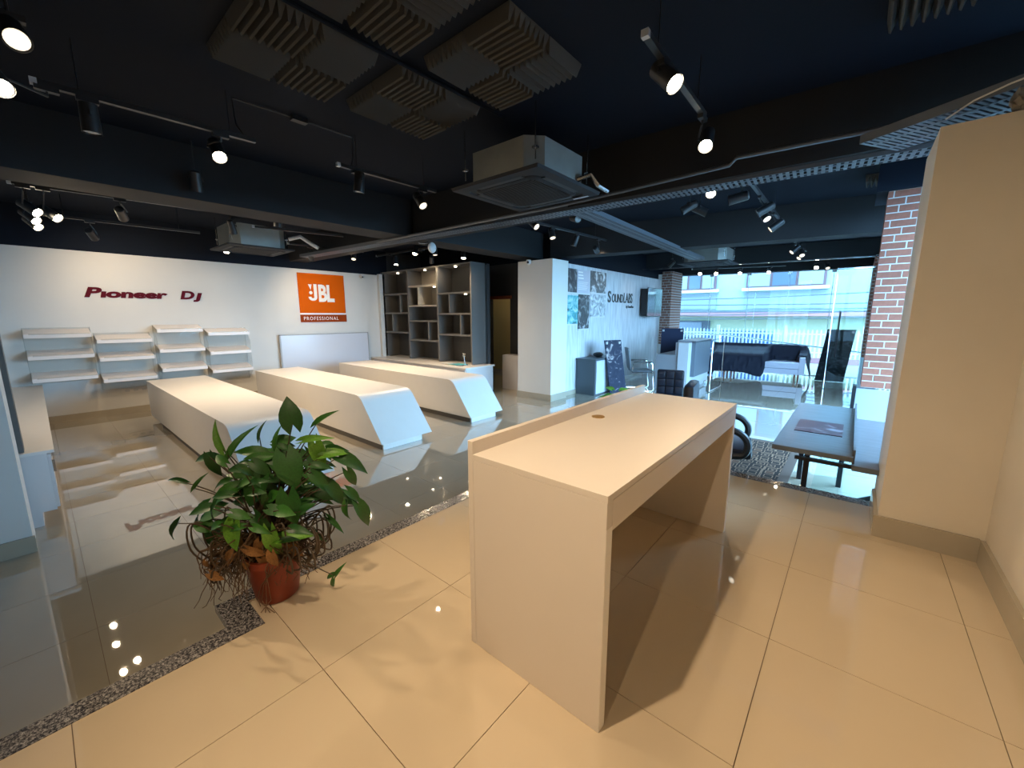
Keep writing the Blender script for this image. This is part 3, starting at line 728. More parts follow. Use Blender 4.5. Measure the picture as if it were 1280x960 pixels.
# ---- work table, mouse pad, office chair, rug, glass table
t = thing('work_table', 'grey streaked work table beside the cream pillar', 'table', (-.1, 4.4, 0))
obj('tabletop', B(-.385, .07, 3.38, 5.23, .715, .75, bev=.003), 'table_grey', t)
obj('side_top', B(.07, .62, 3.38, 5.0, .66, .695), 'table_grey', t)
obj('divider', B(.066, .08, 3.42, 5.3, .695, .79), 'table_grey', t)
for (x, y) in ((-.30, 4.95), (.02, 4.95), (.58, 3.7), (.58, 4.9)): obj('leg', B(x - .02, x + .02, y - .02, y + .02, 0, .66), 'black_metal', t)
obj('under_frame', B(-.25, .60, 3.48, 3.52, .64, .66), 'black_metal', t)
obj('leg', B(-.20, -.165, 3.56, 3.60, 0, .655), 'black_metal', t)
bm = tube(nb(), [(-.10, 4.2, .02), (.56, 3.62, .64)], .022, 4); obj('brace', bm, 'black_metal', t)
obj('glass_shelf', B(-.15, .60, 3.66, 4.9, .30, .306), 'glass', t)
pad = tag(obj('mouse_pad', B(-.305, -.0, 3.91, 4.37, .7505, .7545), 'logo_black'), 'dark plum printed mouse pad lying on the grey table', 'mouse pad')
pattern('pad_print', [(.035, .008, .018), (.045, .010, .022), (.05, .02, .03), (.25, .25, .3)], 6, 21)
pad.data.materials.clear(); pad.data.materials.append(MATS['pad_print'])
t = thing('rug', 'patterned brown and cream rug under the office chair', 'rug', (-1.2, 4.9, 0))
obj('pile', B(-2.1, -.46, 3.7, 6.1, .0005, .010), 'rug_pattern', t)
bm = nb()
for r_ in ((-2.2, -.37, 3.6, 3.7), (-2.2, -.37, 6.1, 6.2), (-2.2, -2.1, 3.7, 6.1), (-.46, -.37, 3.7, 6.1)): box(bm, *r_, .0005, .011)
obj('border', bm, 'rug_base', t)
def office_chair():
    t = thing('office_chair', 'black leather swivel chair with looped arms on the rug', 'chair', (-.88, 4.12, .011), rz=R(-80))
    obj('seat', box(nb(), -.25, .25, -.22, .26, .40, .50, bev=.04), 'black_leather', t, world=False, smooth=True)
    obj('backrest', box(nb(), -.24, .24, -.34, -.24, .48, 1.02, bev=.04), 'black_leather', t, world=False, smooth=True)
    for s in (-1, 1):
        x = .30 * s
        ar = obj('armrest', tube(nb(), smooth_pts([(x, -.25, .66), (x, -.1, .685), (x, .1, .67), (x, .19, .62), (x, .22, .54), (x, .19, .46), (x, .10, .44)]), .030, 8), 'black_plastic', t, world=False, smooth=True)
        obj('arm_pad', tube(nb(), [(x, -.22, .69), (x, -.1, .712), (x, .1, .697)], .016, 6), 'black_leather', ar, world=False, smooth=True)
    obj('gas_lift', cyl(nb(), (0, 0, .1), (0, 0, .42), .025), 'black_metal', t, world=False)
    for k in range(5):
        a = R(72 * k + 10); c, s_ = math.cos(a), math.sin(a)
        lg = obj('base_arm', tube(nb(), [(0, 0, .11), (.28 * c, .28 * s_, .07)], .022, 6, .014), 'black_metal', t, world=False)
        obj('castor', cyl(nb(), (.28 * c - .02 * s_, .28 * s_ + .02 * c, .027), (.28 * c + .02 * s_, .28 * s_ - .02 * c, .027), .026, n=12), 'black_plastic', lg, world=False)
office_chair()

# ================================================================== DRAPED SOFA
def sofa():
    o_ = Vector((-3.02, 12.32)); ang = R(4.5)
    t = thing('sofa', 'white sofa on short wooden legs half hidden by a dark cover', 'sofa', (*o_, 0), rz=ang)
    L_ = 2.12; D = .78
    obj('base', box(nb(), .02, L_ - .02, .02, D, .16, .30, bev=.02), 'sofa_white', t, world=False)
    for k in range(2): obj('seat_cushion', box(nb(), .12 + k * .94, .12 + (k + 1) * .94, .0, .60, .305, .46, bev=.03), 'sofa_white', t, world=False, smooth=True)
    obj('backrest', box(nb(), .0, L_, .62, .80, .30, .84, bev=.04), 'sofa_white', t, world=False, smooth=True)
    for x in (0, L_ - .13): obj('armrest', box(nb(), x, x + .13, .0, .64, .16, .60, bev=.03), 'sofa_white', t, world=False, smooth=True)
    for x in (.30, .48, 1.92, 2.0):
        for y in (.08, .70): obj('leg', cyl(nb(), (x, y, 0), (x, y, .17), .018, .026, 10), 'wood_leg', t, world=False)
    # cloth
    bm = nb(); nu, nv = 60, 34; G = []
    for i in range(nu + 1):
        u = i / nu; x = -.10 + u * (L_ + .22); row = []
        cover = 1 if x < 1.22 else max(0, 1 - (x - 1.22) / .12)
        # profile points front->back (y, z); the cover thins to the backrest on the right
        if x < 0: top = .62 + x * 1.0; fr = .58 + x
        else: top = .64 ; fr = .64
        low = .11 + .03 * math.sin(x * 2.4 + .5) - (.0 if x < .8 else .06 * min(1, (x - .8) / .3))
        if x < .05: low = .02
        pts = [(-.075, low), (-.07, .38), (-.045, fr - .06), (.03, fr), (.32, fr + .07), (.56, .80), (.62, .880), (.84, .875)]
        if x >= 1.22 and x < L_ - .16:
            k = min(1, (x - 1.22) / .15)
            alt = [(.56, .46), (.56, .50), (.57, .58), (.58, .66), (.585, .74), (.595, .868), (.72, .885), (.84, .875)]
            if k < 1: alt = [(a[0] * k + p_[0] * (1 - k), a[1] * k + p_[1] * (1 - k)) for a, p_ in zip(alt, pts)]
            pts = alt
        if x >= L_ - .16:
            ex = max(0, (x - L_) / .12)
            pts = [(.30 - .1 * ex, .62 - .58 * ex), (.36, .64 - .5 * ex), (.42, .66 - .42 * ex), (.48, .68 - .36 * ex), (.56, .74 - .34 * ex), (.66, .86 - .35 * ex), (.80, .86 - .35 * ex), (.85, .5 - .2 * ex)]
        for j in range(nv + 1):
            s = j / nv * (len(pts) - 1); a = min(int(s), len(pts) - 2); f = s - a; y = pts[a][0] * (1 - f) + pts[a + 1][0] * f; z = pts[a][1] * (1 - f) + pts[a + 1][1] * f
            w = .012 * math.sin(x * 19 + z * 9) + .010 * math.sin(x * 41 - z * 5 + y * 12); hang = 1 if j < nv * .25 else .35
            row.append(bm.verts.new((x + .02 * math.sin(z * 11 + x * 3), y - .012 - abs(w) * hang * 1.6, z + .012 + abs(w) * .5)))
        G.append(row)
    for i in range(nu):
        for j in range(nv): bm.faces.new((G[i][j], G[i + 1][j], G[i + 1][j + 1], G[i][j + 1]))
    bmesh.ops.transform(bm, matrix=Matrix.Translation((*o_, 0)) @ Matrix.Rotation(ang, 4, 'Z'), verts=bm.verts[:])
    c = obj('cloth_cover', bm, 'cloth_navy', smooth=True, loc=(*o_, 0)); md = c.modifiers.new('thickness', 'SOLIDIFY'); md.thickness = .006
    tag(c, 'dark navy cloth thrown over the white sofa', 'cloth')
sofa()

# ================================================================== OUTSIDE
struct('ground_street', B(-40, 30, 14.4, 60, -.35, -.12), 'street', 'pale street outside')
struct('ground_forecourt', B(-12, 12, 13.0, 18.4, -.13, -.02), 'street')
fx0, fx1, fy0, fy1 = -8.2, 3.2, 17.0, 18.3
fdv = Vector((fx1 - fx0, fy1 - fy0)); fL = fdv.length; fang = math.atan2(fdv.y, fdv.x)
t = thing('palisade_fence', 'white pointed palisade fence along the street', 'fence', (fx0, fy0, -.02), rz=fang)
obj('kerb', box(nb(), 0, fL, -.1, .1, 0, .20), 'pink_ledge', t, world=False)
for z in (.35, 1.0): obj('rail', box(nb(), 0, fL, -.02, .02, z, z + .05), 'fence_white', t, world=False)
bm = nb(); prism(bm, [(-.028, .2), (.028, .2), (.028, 1.14), (0, 1.2), (-.028, 1.14)], -.03, -.012, 'y'); pm = obj('picket', bm, 'fence_white', t, world=False); pm.location = (.05, 0, 0)
k = 1
while .05 + .125 * k < fL:
    c = pm.copy(); COL.objects.link(c); c.location = (.05 + .125 * k, 0, 0); k += 1
for q in range(5): obj('post', box(nb(), 1.8 + q * 2.2, 1.9 + q * 2.2, -.05, .05, 0, 1.32), 'fence_white', t, world=False)
tube_o = obj('handrail', tube(nb(), [(-5.2, 14.9, 1.02), (-3.4, 15.0, 1.02), (-.9, 15.3, .72), (.6, 15.5, .55)], .025, 8), 'chrome')
for a in ((-5.0, 14.9, 1.0), (-3.5, 15.0, 1.0), (-1.6, 15.2, .78), (.3, 15.45, .56)): obj('post', cyl(nb(), (a[0], a[1], -.02), a, .02, n=8), 'chrome', tube_o)
tag(tube_o, 'pale sloping handrail just outside the shop front', 'handrail')
# blue gate behind the fence
t = thing('blue_gate', 'blue slatted gate seen behind the white fence', 'gate', (-4.2, 19.5, -.12))
obj('frame', B(-5.2, -2.6, 19.5, 19.56, .0, 1.02), 'blue_gate', t)
for k in range(9): obj('slat', B(-5.15 + .28 * k, -5.03 + .28 * k, 19.44, 19.5, .05, .98), 'window_pane' if k % 2 else 'blue_gate', t)
# building across the street
t = thing('street_building', 'pale two-storey building with brown windows across the street', 'building', (-4, 24, -.12))
obj('lower_wall', B(-16, 10, 23.4, 23.9, -.12, 1.62), 'yellow_render', t)
obj('ledge', B(-16, 10, 22.9, 23.5, 1.62, 1.80), 'pink_ledge', t)
obj('ledge_cap', B(-16, 10, 23.0, 23.5, 1.80, 1.86), 'dark_shutter', t)
obj('upper_wall', B(-24, 14, 23.6, 24.2, 1.80, 13.0), 'pale_render', t)
for (a, b) in ((-8.0, -5.9), (-4.5, -1.3), (.6, 3.2)):
    w = obj('window', B(a, b, 23.5, 23.62, 3.0, 4.5), 'window_frame_brown', t)
    n = 3
    for k in range(n):
        p0 = a + .08 + (b - a - .08) * k / n; obj('pane', B(p0, p0 + (b - a) / n - .14, 23.47, 23.5, 3.08, 4.42), 'blind' if k != 1 else 'window_pane', w)
    obj('window_sill', B(a - .15, b + .15, 23.35, 23.6, 2.86, 3.0), 'fence_white', t)
    obj('recess_panel', B(a - .05, b + .05, 23.56, 23.6, 2.0, 2.75), 'blind', t)
obj('shop_window', B(-9.6, -6.0, 23.3, 23.4, .35, 1.38), 'dark_shutter', t)
for k in range(2): obj('shutter', B(-9.4 + 1.7 * k, -8.1 + 1.7 * k, 23.26, 23.3, .5, 1.3), 'window_pane', t)
bm = nb()
for (z0, z1, sag) in ((2.25, 2.2, .1), (1.95, 2.15, .15), (1.70, 2.30, .25), (1.66, 2.0, .3), (2.45, 2.9, .2)):
    tube(bm, [(-12 + 20 * s, 21.0, z0 + (z1 - z0) * s - sag * 4 * s * (1 - s)) for s in [i / 12 for i in range(13)]], .022, 5)
tag(obj('street_cables', bm, 'cable'), 'bundle of sagging cables strung along the street', 'cable')

# ================================================================== AIR CONDITIONERS
def ac(label, cx, cy, zb, s=.49, hb=.30, body='galvanised'):
    t = thing('cassette_air_conditioner', label, 'air conditioner', (cx, cy, zb), 'ceiling cassette air conditioners')
    b = .405; c = .12
    bm = nb(); pr = [(cx - b + c, cy - b), (cx + b - c, cy - b), (cx + b, cy - b + c), (cx + b, cy + b - c), (cx + b - c, cy + b), (cx - b + c, cy + b), (cx - b, cy + b - c), (cx - b, cy - b + c)]
    A = [bm.verts.new((*p_, zb + .03)) for p_ in pr]; Bv = [bm.verts.new((*p_, zb + hb)) for p_ in pr]
    for i in range(8): bm.faces.new((A[i], A[(i + 1) % 8], Bv[(i + 1) % 8], Bv[i]))
    bm.faces.new(A[::-1]); bm.faces.new(Bv); obj('casing', bm, body, t)
    # fascia: frame with recessed slots
    bm = nb()
    prf = [(s, .03), (s - .01, .006), (s - .09, 0), (s - .10, .012), (s - .14, .014), (s - .15, 0), (s - .18, -.006), (s - .19, .006)]
    rings = []
    for (h, z) in prf:
        cr = min(h * .24, .12) if h < s - .05 else .012; ring = []
        for (sx, sy) in ((1, 1), (-1, 1), (-1, -1), (1, -1)):
            for k in range(5):
                a0 = {(1, 1): 0, (-1, 1): 90, (-1, -1): 180, (1, -1): 270}[(sx, sy)] + k * 22.5
                ring.append(bm.verts.new((cx + sx * (h - cr) + cr * math.cos(R(a0)), cy + sy * (h - cr) + cr * math.sin(R(a0)), zb + z)))
        rings.append(ring)
    for i in range(len(rings) - 1):
        n = len(rings[i])
        for j in range(n): bm.faces.new((rings[i][j], rings[i][(j + 1) % n], rings[i + 1][(j + 1) % n], rings[i + 1][j]))
    bm.faces.new(rings[0]); f = obj('fascia', bm, 'ac_fascia', t, smooth=True)
    for k in range(4):
        M = Matrix.Translation((cx, cy, zb)) @ Matrix.Rotation(PI / 2 * k, 4, 'Z')
        lv = obj('louvre', box(nb(), -.25, .25, s - .145, s - .095, .004, .012, M=M), 'ac_slot', f)
    gr = obj('grille', B(cx - s + .19, cx + s - .19, cy - s + .19, cy + s - .19, zb + .0, zb + .01), 'ac_grille', t)
    bm = nb(); n = 22; h = s - .195
    for k in range(n): y = cy - h + 2 * h * (k + .5) / n; box(bm, cx - h, cx + h, y - .004, y + .004, zb - .006, zb + .001)
    q = obj('grille_slats', bm, 'ac_grille', gr); q['kind'] = 'stuff'
    for (sx, sy) in ((-1, -1), (1, -1), (-1, 1), (1, 1)):
        bm = nb(); x, y = cx + sx * (b - .01), cy + sy * (b - .01); cyl(bm, (x, y, zb + .10), (x, y, CZ - .01), .006, n=6); box(bm, x - .02, x + .02, y - .02, y + .02, zb + .18, zb + .195); obj('hanger_rod', bm, 'steel', t)
    return t
a1 = ac('large cassette air conditioner with bare metal casing over the foreground desk', -2.45, 3.10, 2.775)
obj('refrigerant_pipe', tube(nb(), [(-2.04, 3.3, 2.86), (-1.94, 3.36, 2.9), (-1.9, 3.42, 2.82), (-1.9, 3.6, 2.81)], .022, 8), 'steel', a1)
obj('badge', B(-2.2, -2.04, 3.49, 3.515, 2.766, 2.768), 'panel_light', a1)
a2 = ac('cassette air conditioner hanging above the middle display counter', -7.93, 2.58, 2.75, hb=.36)
obj('drain_hose', tube(nb(), [(-7.5, 3.0, 2.95), (-7.4, 3.15, 3.0), (-7.35, 3.3, 2.9), (-7.3, 3.4, 2.83)], .03, 8), 'panel_light', a2)
a3 = ac('small cassette air conditioner near the shop front glazing', -2.55, 9.4, 2.72, hb=.30)

# ================================================================== CABLE TRAYS, CONDUITS
def tray(name, label, p0, p1, w, z, h=.05, pitch=.045, rail=True):
    p0, p1 = Vector(p0), Vector(p1); d = (p1 - p0); Lh = d.length; t = thing(name, label, 'cable tray', (*p0, z), rz=math.atan2(d.y, d.x))
    for s in (-1, 1): obj('side_rail', box(nb(), 0, Lh, s * w / 2 - .003, s * w / 2 + .003, 0, h), 'tray_steel', t, world=False)
    bm = nb(); n = int(Lh / pitch)
    for k in range(n): box(bm, k * pitch, k * pitch + pitch * .55, -w / 2, w / 2, 0, .003)
    for y in (-w * .22, w * .22): box(bm, 0, Lh, y - .012, y + .012, -.001, .002)
    o = obj('slotted_base', bm, 'tray_steel', t, world=False); o['kind'] = 'stuff'
    return t
tray('cable_tray', 'long slotted cable tray crossing the ceiling from left to right', (-8.2, 3.55), (.45, 4.12), .20, 2.77)
tray('cable_tray', 'slotted cable tray running from the long tray towards the shop front', (-2.42, 4.0), (-2.60, 8.9), .22, 2.77)
tray('cable_tray', 'wide mesh cable tray beside the top of the cream pillar', (-.02, 3.55), (.70, 3.1), .34, 2.70, pitch=.03)
def conduit(name, label, pts, r, m='black_plastic', cat='conduit'):
    return tag(obj(name, tube(nb(), pts, r, 8), m, smooth=True), label, cat)
conduit('conduit', 'thin pale pipe running along above the long cable tray', [(-5.7, 3.55, 2.775), (-5.0, 3.58, 2.775), (-2.6, 3.67, 2.785), (-1.8, 3.68, 2.80), (-.9, 3.69, 2.83), (-.85, 3.68, 2.87), (.40, 3.78, 2.87)], .016, 'tray_steel')
conduit('conduit', 'dark ceiling conduit between the two rows of foam panels', [(-2.42, .3, 3.27), (-2.415, 1.74, 3.27), (-2.39, 2.55, 3.27), (-2.39, 2.72, 3.27)], .012, 'dark_paint')
conduit('power_cable', 'black cable looped along the ceiling between two spotlight tracks', [(-3.72, 1.24, 3.02), (-3.74, 1.19, 3.10), (-3.75, 1.185, 3.28), (-3.73, 1.645, 3.285), (-3.714, 2.115, 3.28), (-3.69, 2.10, 3.10), (-3.69, 2.08, 3.02)], .006, cat='cable')
tag(obj('junction_box', B(-3.76, -3.70, 1.60, 1.72, 3.265, 3.30), 'black_plastic'), 'small black junction box on the ceiling cable loop', 'box')
bm = nb(); bmesh.ops.create_icosphere(bm, subdivisions=3, radius=.045, matrix=Matrix.Translation((.47, 3.02, 2.63)) @ Matrix.Diagonal((1, .6, 1.1, 1)))
for v in bm.verts: v.co += Vector((random.uniform(-1, 1), random.uniform(-1, 1), random.uniform(-1, 1))) * .012
tag(obj('plaster_lump', bm, 'plaster', loc=(.47, 3.02, 2.58)), 'rough grey plaster lump on top of the cream pillar', 'debris')
conduit('wire', 'thin pale wire curling above the cream pillar', [(.22, 3.03, 2.62), (.30, 2.98, 2.66), (.40, 2.93, 2.68), (.60, 2.85, 2.70)], .004, 'paper', 'wire')

# ================================================================== ACOUSTIC FOAM
def foam_mesh():
    bm = nb(); s = .178; n = 8; p_ = 2 * s / n; prof = [(-s, 0)]
    for k in range(n): u = -s + p_ * k; prof += [(u + .001, -.012), (u + p_ * .30, -.075), (u + p_ * .52, -.082), (u + p_ * .97, -.012)]
    prof.append((s, 0)); ins = lambda z: 0 if z > -.02 else .022
    A = [bm.verts.new((u, -s + ins(z), z)) for u, z in prof]; Bv = [bm.verts.new((u, s - ins(z), z)) for u, z in prof]; m_ = len(prof)
    for i in range(m_): bm.faces.new((A[i], A[(i + 1) % m_], Bv[(i + 1) % m_], Bv[i]))
    bm.faces.new(A[::-1]); bm.faces.new(Bv)
    bmesh.ops.recalc_face_normals(bm, faces=bm.faces[:])
    me = bpy.data.meshes.new('acoustic_foam_panel'); bm.to_mesh(me); bm.free(); me.materials.append(MATS['foam']); return me
FM = foam_mesh()
def foam(x, y, rot, label, grp):
    o = bpy.data.objects.new('acoustic_foam_panel', FM); COL.objects.link(o); o.location = (x, y, CZ - .0005); o.rotation_euler = (0, 0, rot)
    tag(o, label, 'acoustic panel', grp)
corner = ['near left', 'near right', 'far left', 'far right']
for gx, gy, gname in ((-3.19, .90, 'block over the potted plant'), (-3.16, 1.77, 'block left of the big air conditioner'), (-2.29, 1.83, 'block in front of the big air conditioner'), (-2.31, .95, 'block at the top edge right of the conduit')):
    for i in range(2):
        for j in range(2):
            foam(gx + .18 + .365 * i, gy + .18 + .365 * j, PI / 2 if (i + j) % 2 else 0, 'wedge foam panel, %s of the %s' % (corner[i + 2 * j], gname), 'foam panels ' + gname)
foam(.12, 3.15, 0, 'grey wedge foam panel alone at the top right above the pillar', 'foam panels at the right')
for k, (fx, fy) in enumerate(((.06, 6.75), (-3.0, 5.3), (-2.6, 5.3), (-1.9, 4.9), (-1.5, 4.9), (-7.2, 1.0), (-7.2, 1.4), (-6.6, 2.0), (-6.6, 2.4), (-7.0, .4))):
    foam(fx, fy, PI / 2 * (k % 2), ['grey wedge foam panel above the red brick column', 'foam panel beyond the cable tray above the tufted chair, left one', 'foam panel beyond the cable tray above the tufted chair, right one', 'foam panel by the lit ceiling lamp beyond the tray, left one', 'foam panel by the lit ceiling lamp beyond the tray, right one',
        'foam panel behind the left beam, second from the frame edge', 'foam panel behind the left beam, third from the frame edge', 'foam panel behind the left beam, nearer of two by the air conditioner', 'foam panel behind the left beam, farther of two by the air conditioner', 'foam panel behind the left beam closest to the frame edge'][k], 'far foam panels')

# ================================================================== SPOTLIGHTS
TRACKS = []; SPREAD = 1.15
def track(label, x0, y0, x1, y1, z=2.99, hang=True):
    TRACKS.append((x0, y0, x1, y1, z))
    t = thing('lighting_track', label, 'track', (x0, y0, z)); d = Vector((x1 - x0, y1 - y0, 0)); Lh = d.length; M = Matrix.Translation((x0, y0, z)) @ Matrix.Rotation(math.atan2(d.y, d.x), 4, 'Z')
    obj('rail', box(nb(), 0, Lh, -.017, .017, 0, .03, M=M), 'spot_black', t)
    obj('end_cap', box(nb(), -.03, 0, -.018, .018, -.002, .031, M=M), 'panel_light', t)
    if hang and z < CZ - .1:
        for s in (.15, .85): q = M @ Vector((Lh * s, 0, .03)); obj('suspension_wire', cyl(nb(), q, (q.x, q.y, CZ), .003, n=5), 'black_metal', t)
def spot(x, y, z, aim, state, label, power=60, size=70, r=.048, L=.17, zt=2.99):
    """x,y,z is the lens; the body points from there away from aim; hangs on an adapter at height zt"""
    p = Vector((x, y, z)); d = (Vector(aim) - p).normalized(); b = p - d * L; mid = p - d * L * .55
    ax, ay, az, bd = mid.x, mid.y, zt, 9
    for (q0, q1, q2, q3, qz) in TRACKS:
        e = Vector((q2 - q0, q3 - q1)); u = max(.03, min(.97, (Vector((mid.x - q0, mid.y - q1)).dot(e)) / e.length_squared)); c_ = Vector((q0, q1)) + e * u; dd = (c_ - Vector((mid.x, mid.y))).length
        if dd < bd and dd < .30: bd = dd; ax, ay, az = c_.x, c_.y, qz
    zt = az
    t = thing('track_spotlight', label, 'spotlight', (ax, ay, zt), 'black track spotlights')
    bm = nb(); cyl(bm, b, p, r * .92, r, 18, caps=False); cyl(bm, b - d * .012, b, r * .6, r * .92, 18); body = obj('body', bm, 'spot_black', t, smooth=True)
    obj('lens', cyl(nb(), p - d * .012, p - d * .006, r * .86, n=18), {'on': 'lamp_glow', 'dim': 'lamp_dim', 'off': 'lamp_off'}[state], body)
    top = Vector((ax, ay, zt - .02)); bm = nb(); side = d.cross(Vector((0, 0, 1))).normalized() * (r + .008) if abs(d.z) < .99 else Vector((r, 0, 0))
    tube(bm, [top, top - Vector((0, 0, .03)), (top + mid + side) / 2, mid + side + Vector((0, 0, .02)), mid + side], .007, 6); obj('yoke', bm, 'spot_black', t)
    obj('adapter', box(nb(), ax - .018, ax + .018, ay - .05, ay + .05, zt - .025, zt), 'spot_black', t)
    if bd > 5: obj('drop_rod', cyl(nb(), (ax, ay, zt), (ax, ay, CZ), .006, n=6), 'spot_black', t)
    if state != 'off':
        l = bpy.data.lights.new('spot_beam', 'SPOT'); l.energy = power * LAMP; l.color = WARM; l.spot_size = R(min(165, size * SPREAD)); l.spot_blend = 1.0; l.shadow_soft_size = .022
        lo = bpy.data.objects.new('spot_beam', l); COL.objects.link(lo); lo.parent = t; lo.location = p + d * .005 - t.location; lo.rotation_euler = d.to_track_quat('-Z', 'Y').to_euler()
    return t
track('spotlight track at the left above the potted plant', -3.755, .20, -3.70, 1.30)
track('spotlight track left of the big air conditioner', -3.69, 1.97, -3.655, 3.03)
track('spotlight track hanging at the top right of centre', -.926, 2.10, -.944, 3.12)
track('spotlight track behind the left beam above the near counter', -6.45, .05, -6.25, 1.95, 2.95)
track('spotlight track behind the left beam above the far counter', -6.9, 2.3, -6.6, 3.5, 2.95)
track('spotlight track close to the long white wall', -8.15, .2, -8.05, 1.9, 2.95)
track('spotlight track in front of the orange sign', -8.0, 3.2, -7.9, 4.6, 2.95)
track('spotlight track in front of the grey bookcase', -8.2, 5.1, -6.2, 5.15, 2.95)
track('spotlight track above the white middle pillar', -3.75, 4.4, -3.62, 6.9, 2.99)
track('short spotlight track over the passage beyond the long tray', -.98, 4.3, -1.0, 6.9, 2.99)
track('spotlight track over the space in front of the shop front', -1.05, 9.2, -1.0, 10.8, 2.99)
track('spotlight track along the glass shop front', -3.7, 12.2, -1.6, 12.95, 2.93)
# left foreground
spot(-2.93, .12, 2.86, (-2.0, .3, 1.9), 'dim', 'spotlight with a round dim lens at the top left corner', 8)
spot(-3.52, .06, 2.84, (-1.5, .72, .7), 'on', 'bright spotlight at the left edge of the view', 120, 48)
spot(-3.80, 1.08, 2.85, (-1.8, 1.0, .4), 'on', 'bright spotlight hanging from the near left track', 45, 70)
spot(-3.78, .40, 2.80, (-3.9, .42, 0), 'off', 'unlit spotlight hanging down from the near left track')
spot(-3.66, 2.12, 2.80, (-3.9, 1.9, 0), 'off', 'unlit spotlight at the left end of the track by the air conditioner')
spot(-3.66, 2.86, 2.82, (-2.5, 2.9, 1.4), 'dim', 'faint spotlight at the right end of the track by the air conditioner', 5)
spot(-.1, -1.9, 2.86, (-.7, 1.0, .8), 'on', 'unseen fill spotlight added behind the photographer, facing the desk', 120, 75)  # added fill lamp, lightens the near side of the desk
# top right group
spot(-.86, 2.33, 2.86, (.6, 2.0, 1.3), 'on', 'bright spotlight pointing right from the top centre track', 30, 80)
spot(-.95, 3.22, 2.84, (-.6, 1.2, .4), 'on', 'bright spotlight at the lower end of the top centre track', 42, 80)
spot(-.78, .28, 2.85, (-.45, 1.15, .4), 'on', 'bright spotlight just above the top of the view', 170, 88)
spot(-1.05, 1.25, 2.97, (-.85, 1.7, .4), 'on', 'spotlight at the very top centre of the view', 25, 90)
spot(-1.25, 4.52, 2.86, (-.3, 1.6, .4), 'on', 'bright spotlight beyond the long tray right of centre', 75, 60)
# group on the passage track
spot(-1.12, 4.66, 2.80, (-2.6, 4.3, 2.5), 'off', 'unlit spotlight tilted left under the passage track, topmost')
spot(-1.0, 5.45, 2.80, (-2.0, 5.1, 2.2), 'off', 'unlit spotlight in the middle of the passage track')
spot(-.96, 5.85, 2.80, (.3, 5.0, 1.0), 'dim', 'spotlight with lit lens in the middle of the passage track', 8)
spot(-1.02, 6.45, 2.78, (-3.0, 5.8, 1.2), 'dim', 'lowest spotlight of the passage track group', 8)
# pillar group
spot(-3.42, 4.55, 2.84, (-2.2, 4.5, 1.8), 'dim', 'spotlight with a faint lens left of the middle pillar track', 5)
spot(-3.68, 5.30, 2.83, (-2.9, 4.9, .8), 'dim', 'lit spotlight second on the middle pillar track', 10)
spot(-2.75, 4.50, 2.84, (-1.0, 3.5, 2.2), 'off', 'unlit spotlight facing the camera under the long tray')
spot(-3.72, 5.95, 2.80, (-4.3, 5.6, 1.0), 'off', 'unlit spotlight third on the middle pillar track')
spot(-3.70, 6.72, 2.80, (-4.4, 9.4, 2.0), 'dim', 'lit spotlight at the far end of the middle pillar track', 26, 50)
spot(-1.75, 5.2, 2.90, (-2.6, 4.8, 2.4), 'off', 'unlit spotlight pair left one above the passage')
spot(-1.55, 5.5, 2.90, (-.8, 5.8, 2.5), 'off', 'unlit spotlight pair right one above the passage')
# far group
spot(-1.10, 9.40, 2.83, (-2.2, 8.6, 1.6), 'dim', 'lit spotlight first on the track before the shop front', 10)
spot(-.98, 9.95, 2.82, (-.4, 8.6, 1.2), 'dim', 'lit spotlight second on the track before the shop front', 10)
spot(-1.08, 10.4, 2.82, (-2.0, 9.4, 1.4), 'dim', 'lit spotlight third on the track before the shop front', 10)
for k, (x, y, lb) in enumerate(((-3.50, 12.20, 'leftmost'), (-3.15, 12.45, 'second from left'), (-2.62, 12.75, 'third from left'), (-1.98, 13.0, 'fourth from left'), (-.92, 12.5, 'rightmost'))):
    spot(x, y, 2.80, (x + .3, y - 2.2, .6), 'on', 'bright spotlight along the shop front, %s' % lb, 12, 70, zt=2.93)
spot(-.70, 12.6, 2.78, (-.2, 11, .9), 'dim', 'small lit spotlight beside the rightmost shop front lamp', 6, zt=2.93)
spot(-3.55, 9.9, 2.80, (-4.4, 9.9, 2.0), 'dim', 'small lit spotlight above the television', 10)
# left showroom
LAMP = 3.0; SPREAD = 1.75
spot(-6.70, .86, 2.80, (-9.0, 1.6, 1.6), 'off', 'dark spotlight hanging in the middle behind the left beam', zt=2.95)
for (x, y, z, lb, pw) in ((-6.55, .19, 2.72, 'upper left of the bright cluster', 16), (-6.62, .33, 2.70, 'upper right of the bright cluster', 16), (-7.25, .19, 2.74, 'middle of the bright cluster', 12), (-7.75, .21, 2.74, 'lowest of the bright cluster', 12)):
    spot(x, y, z, (x + 1.6, y + 1.7 + .3 * (x + 7), .9), 'on', 'bright spotlight behind the left beam, ' + lb, pw, 75, zt=2.95)
spot(-8.25, .73, 2.74, (-9.5, 1.35, 1.95), 'on', 'bright spotlight close to the white wall above the lettering', 19, 75, zt=2.95)
spot(-6.75, 1.98, 2.80, (-7.6, 2.6, .6), 'on', 'spotlight in front of the hanging air conditioner', 34, 75, zt=2.95)
spot(-9.10, 2.52, 2.84, (-8.3, 2.3, .9), 'on', 'spotlight low behind the hanging air conditioner', 10, 60, zt=2.99)
spot(-8.05, 3.60, 2.74, (-9.55, 4.45, 1.75), 'on', 'bright spotlight aimed at the orange sign', 24, 52, zt=2.95)
spot(-7.95, 4.4, 2.80, (-7.0, 3.6, .5), 'dim', 'small lit spotlight right of the orange sign lamp', 40, 80, zt=2.95)
spot(-7.70, 5.23, 2.75, (-7.4, 5.0, .6), 'on', 'bright spotlight first in front of the grey bookcase', 12, 80, zt=2.95)
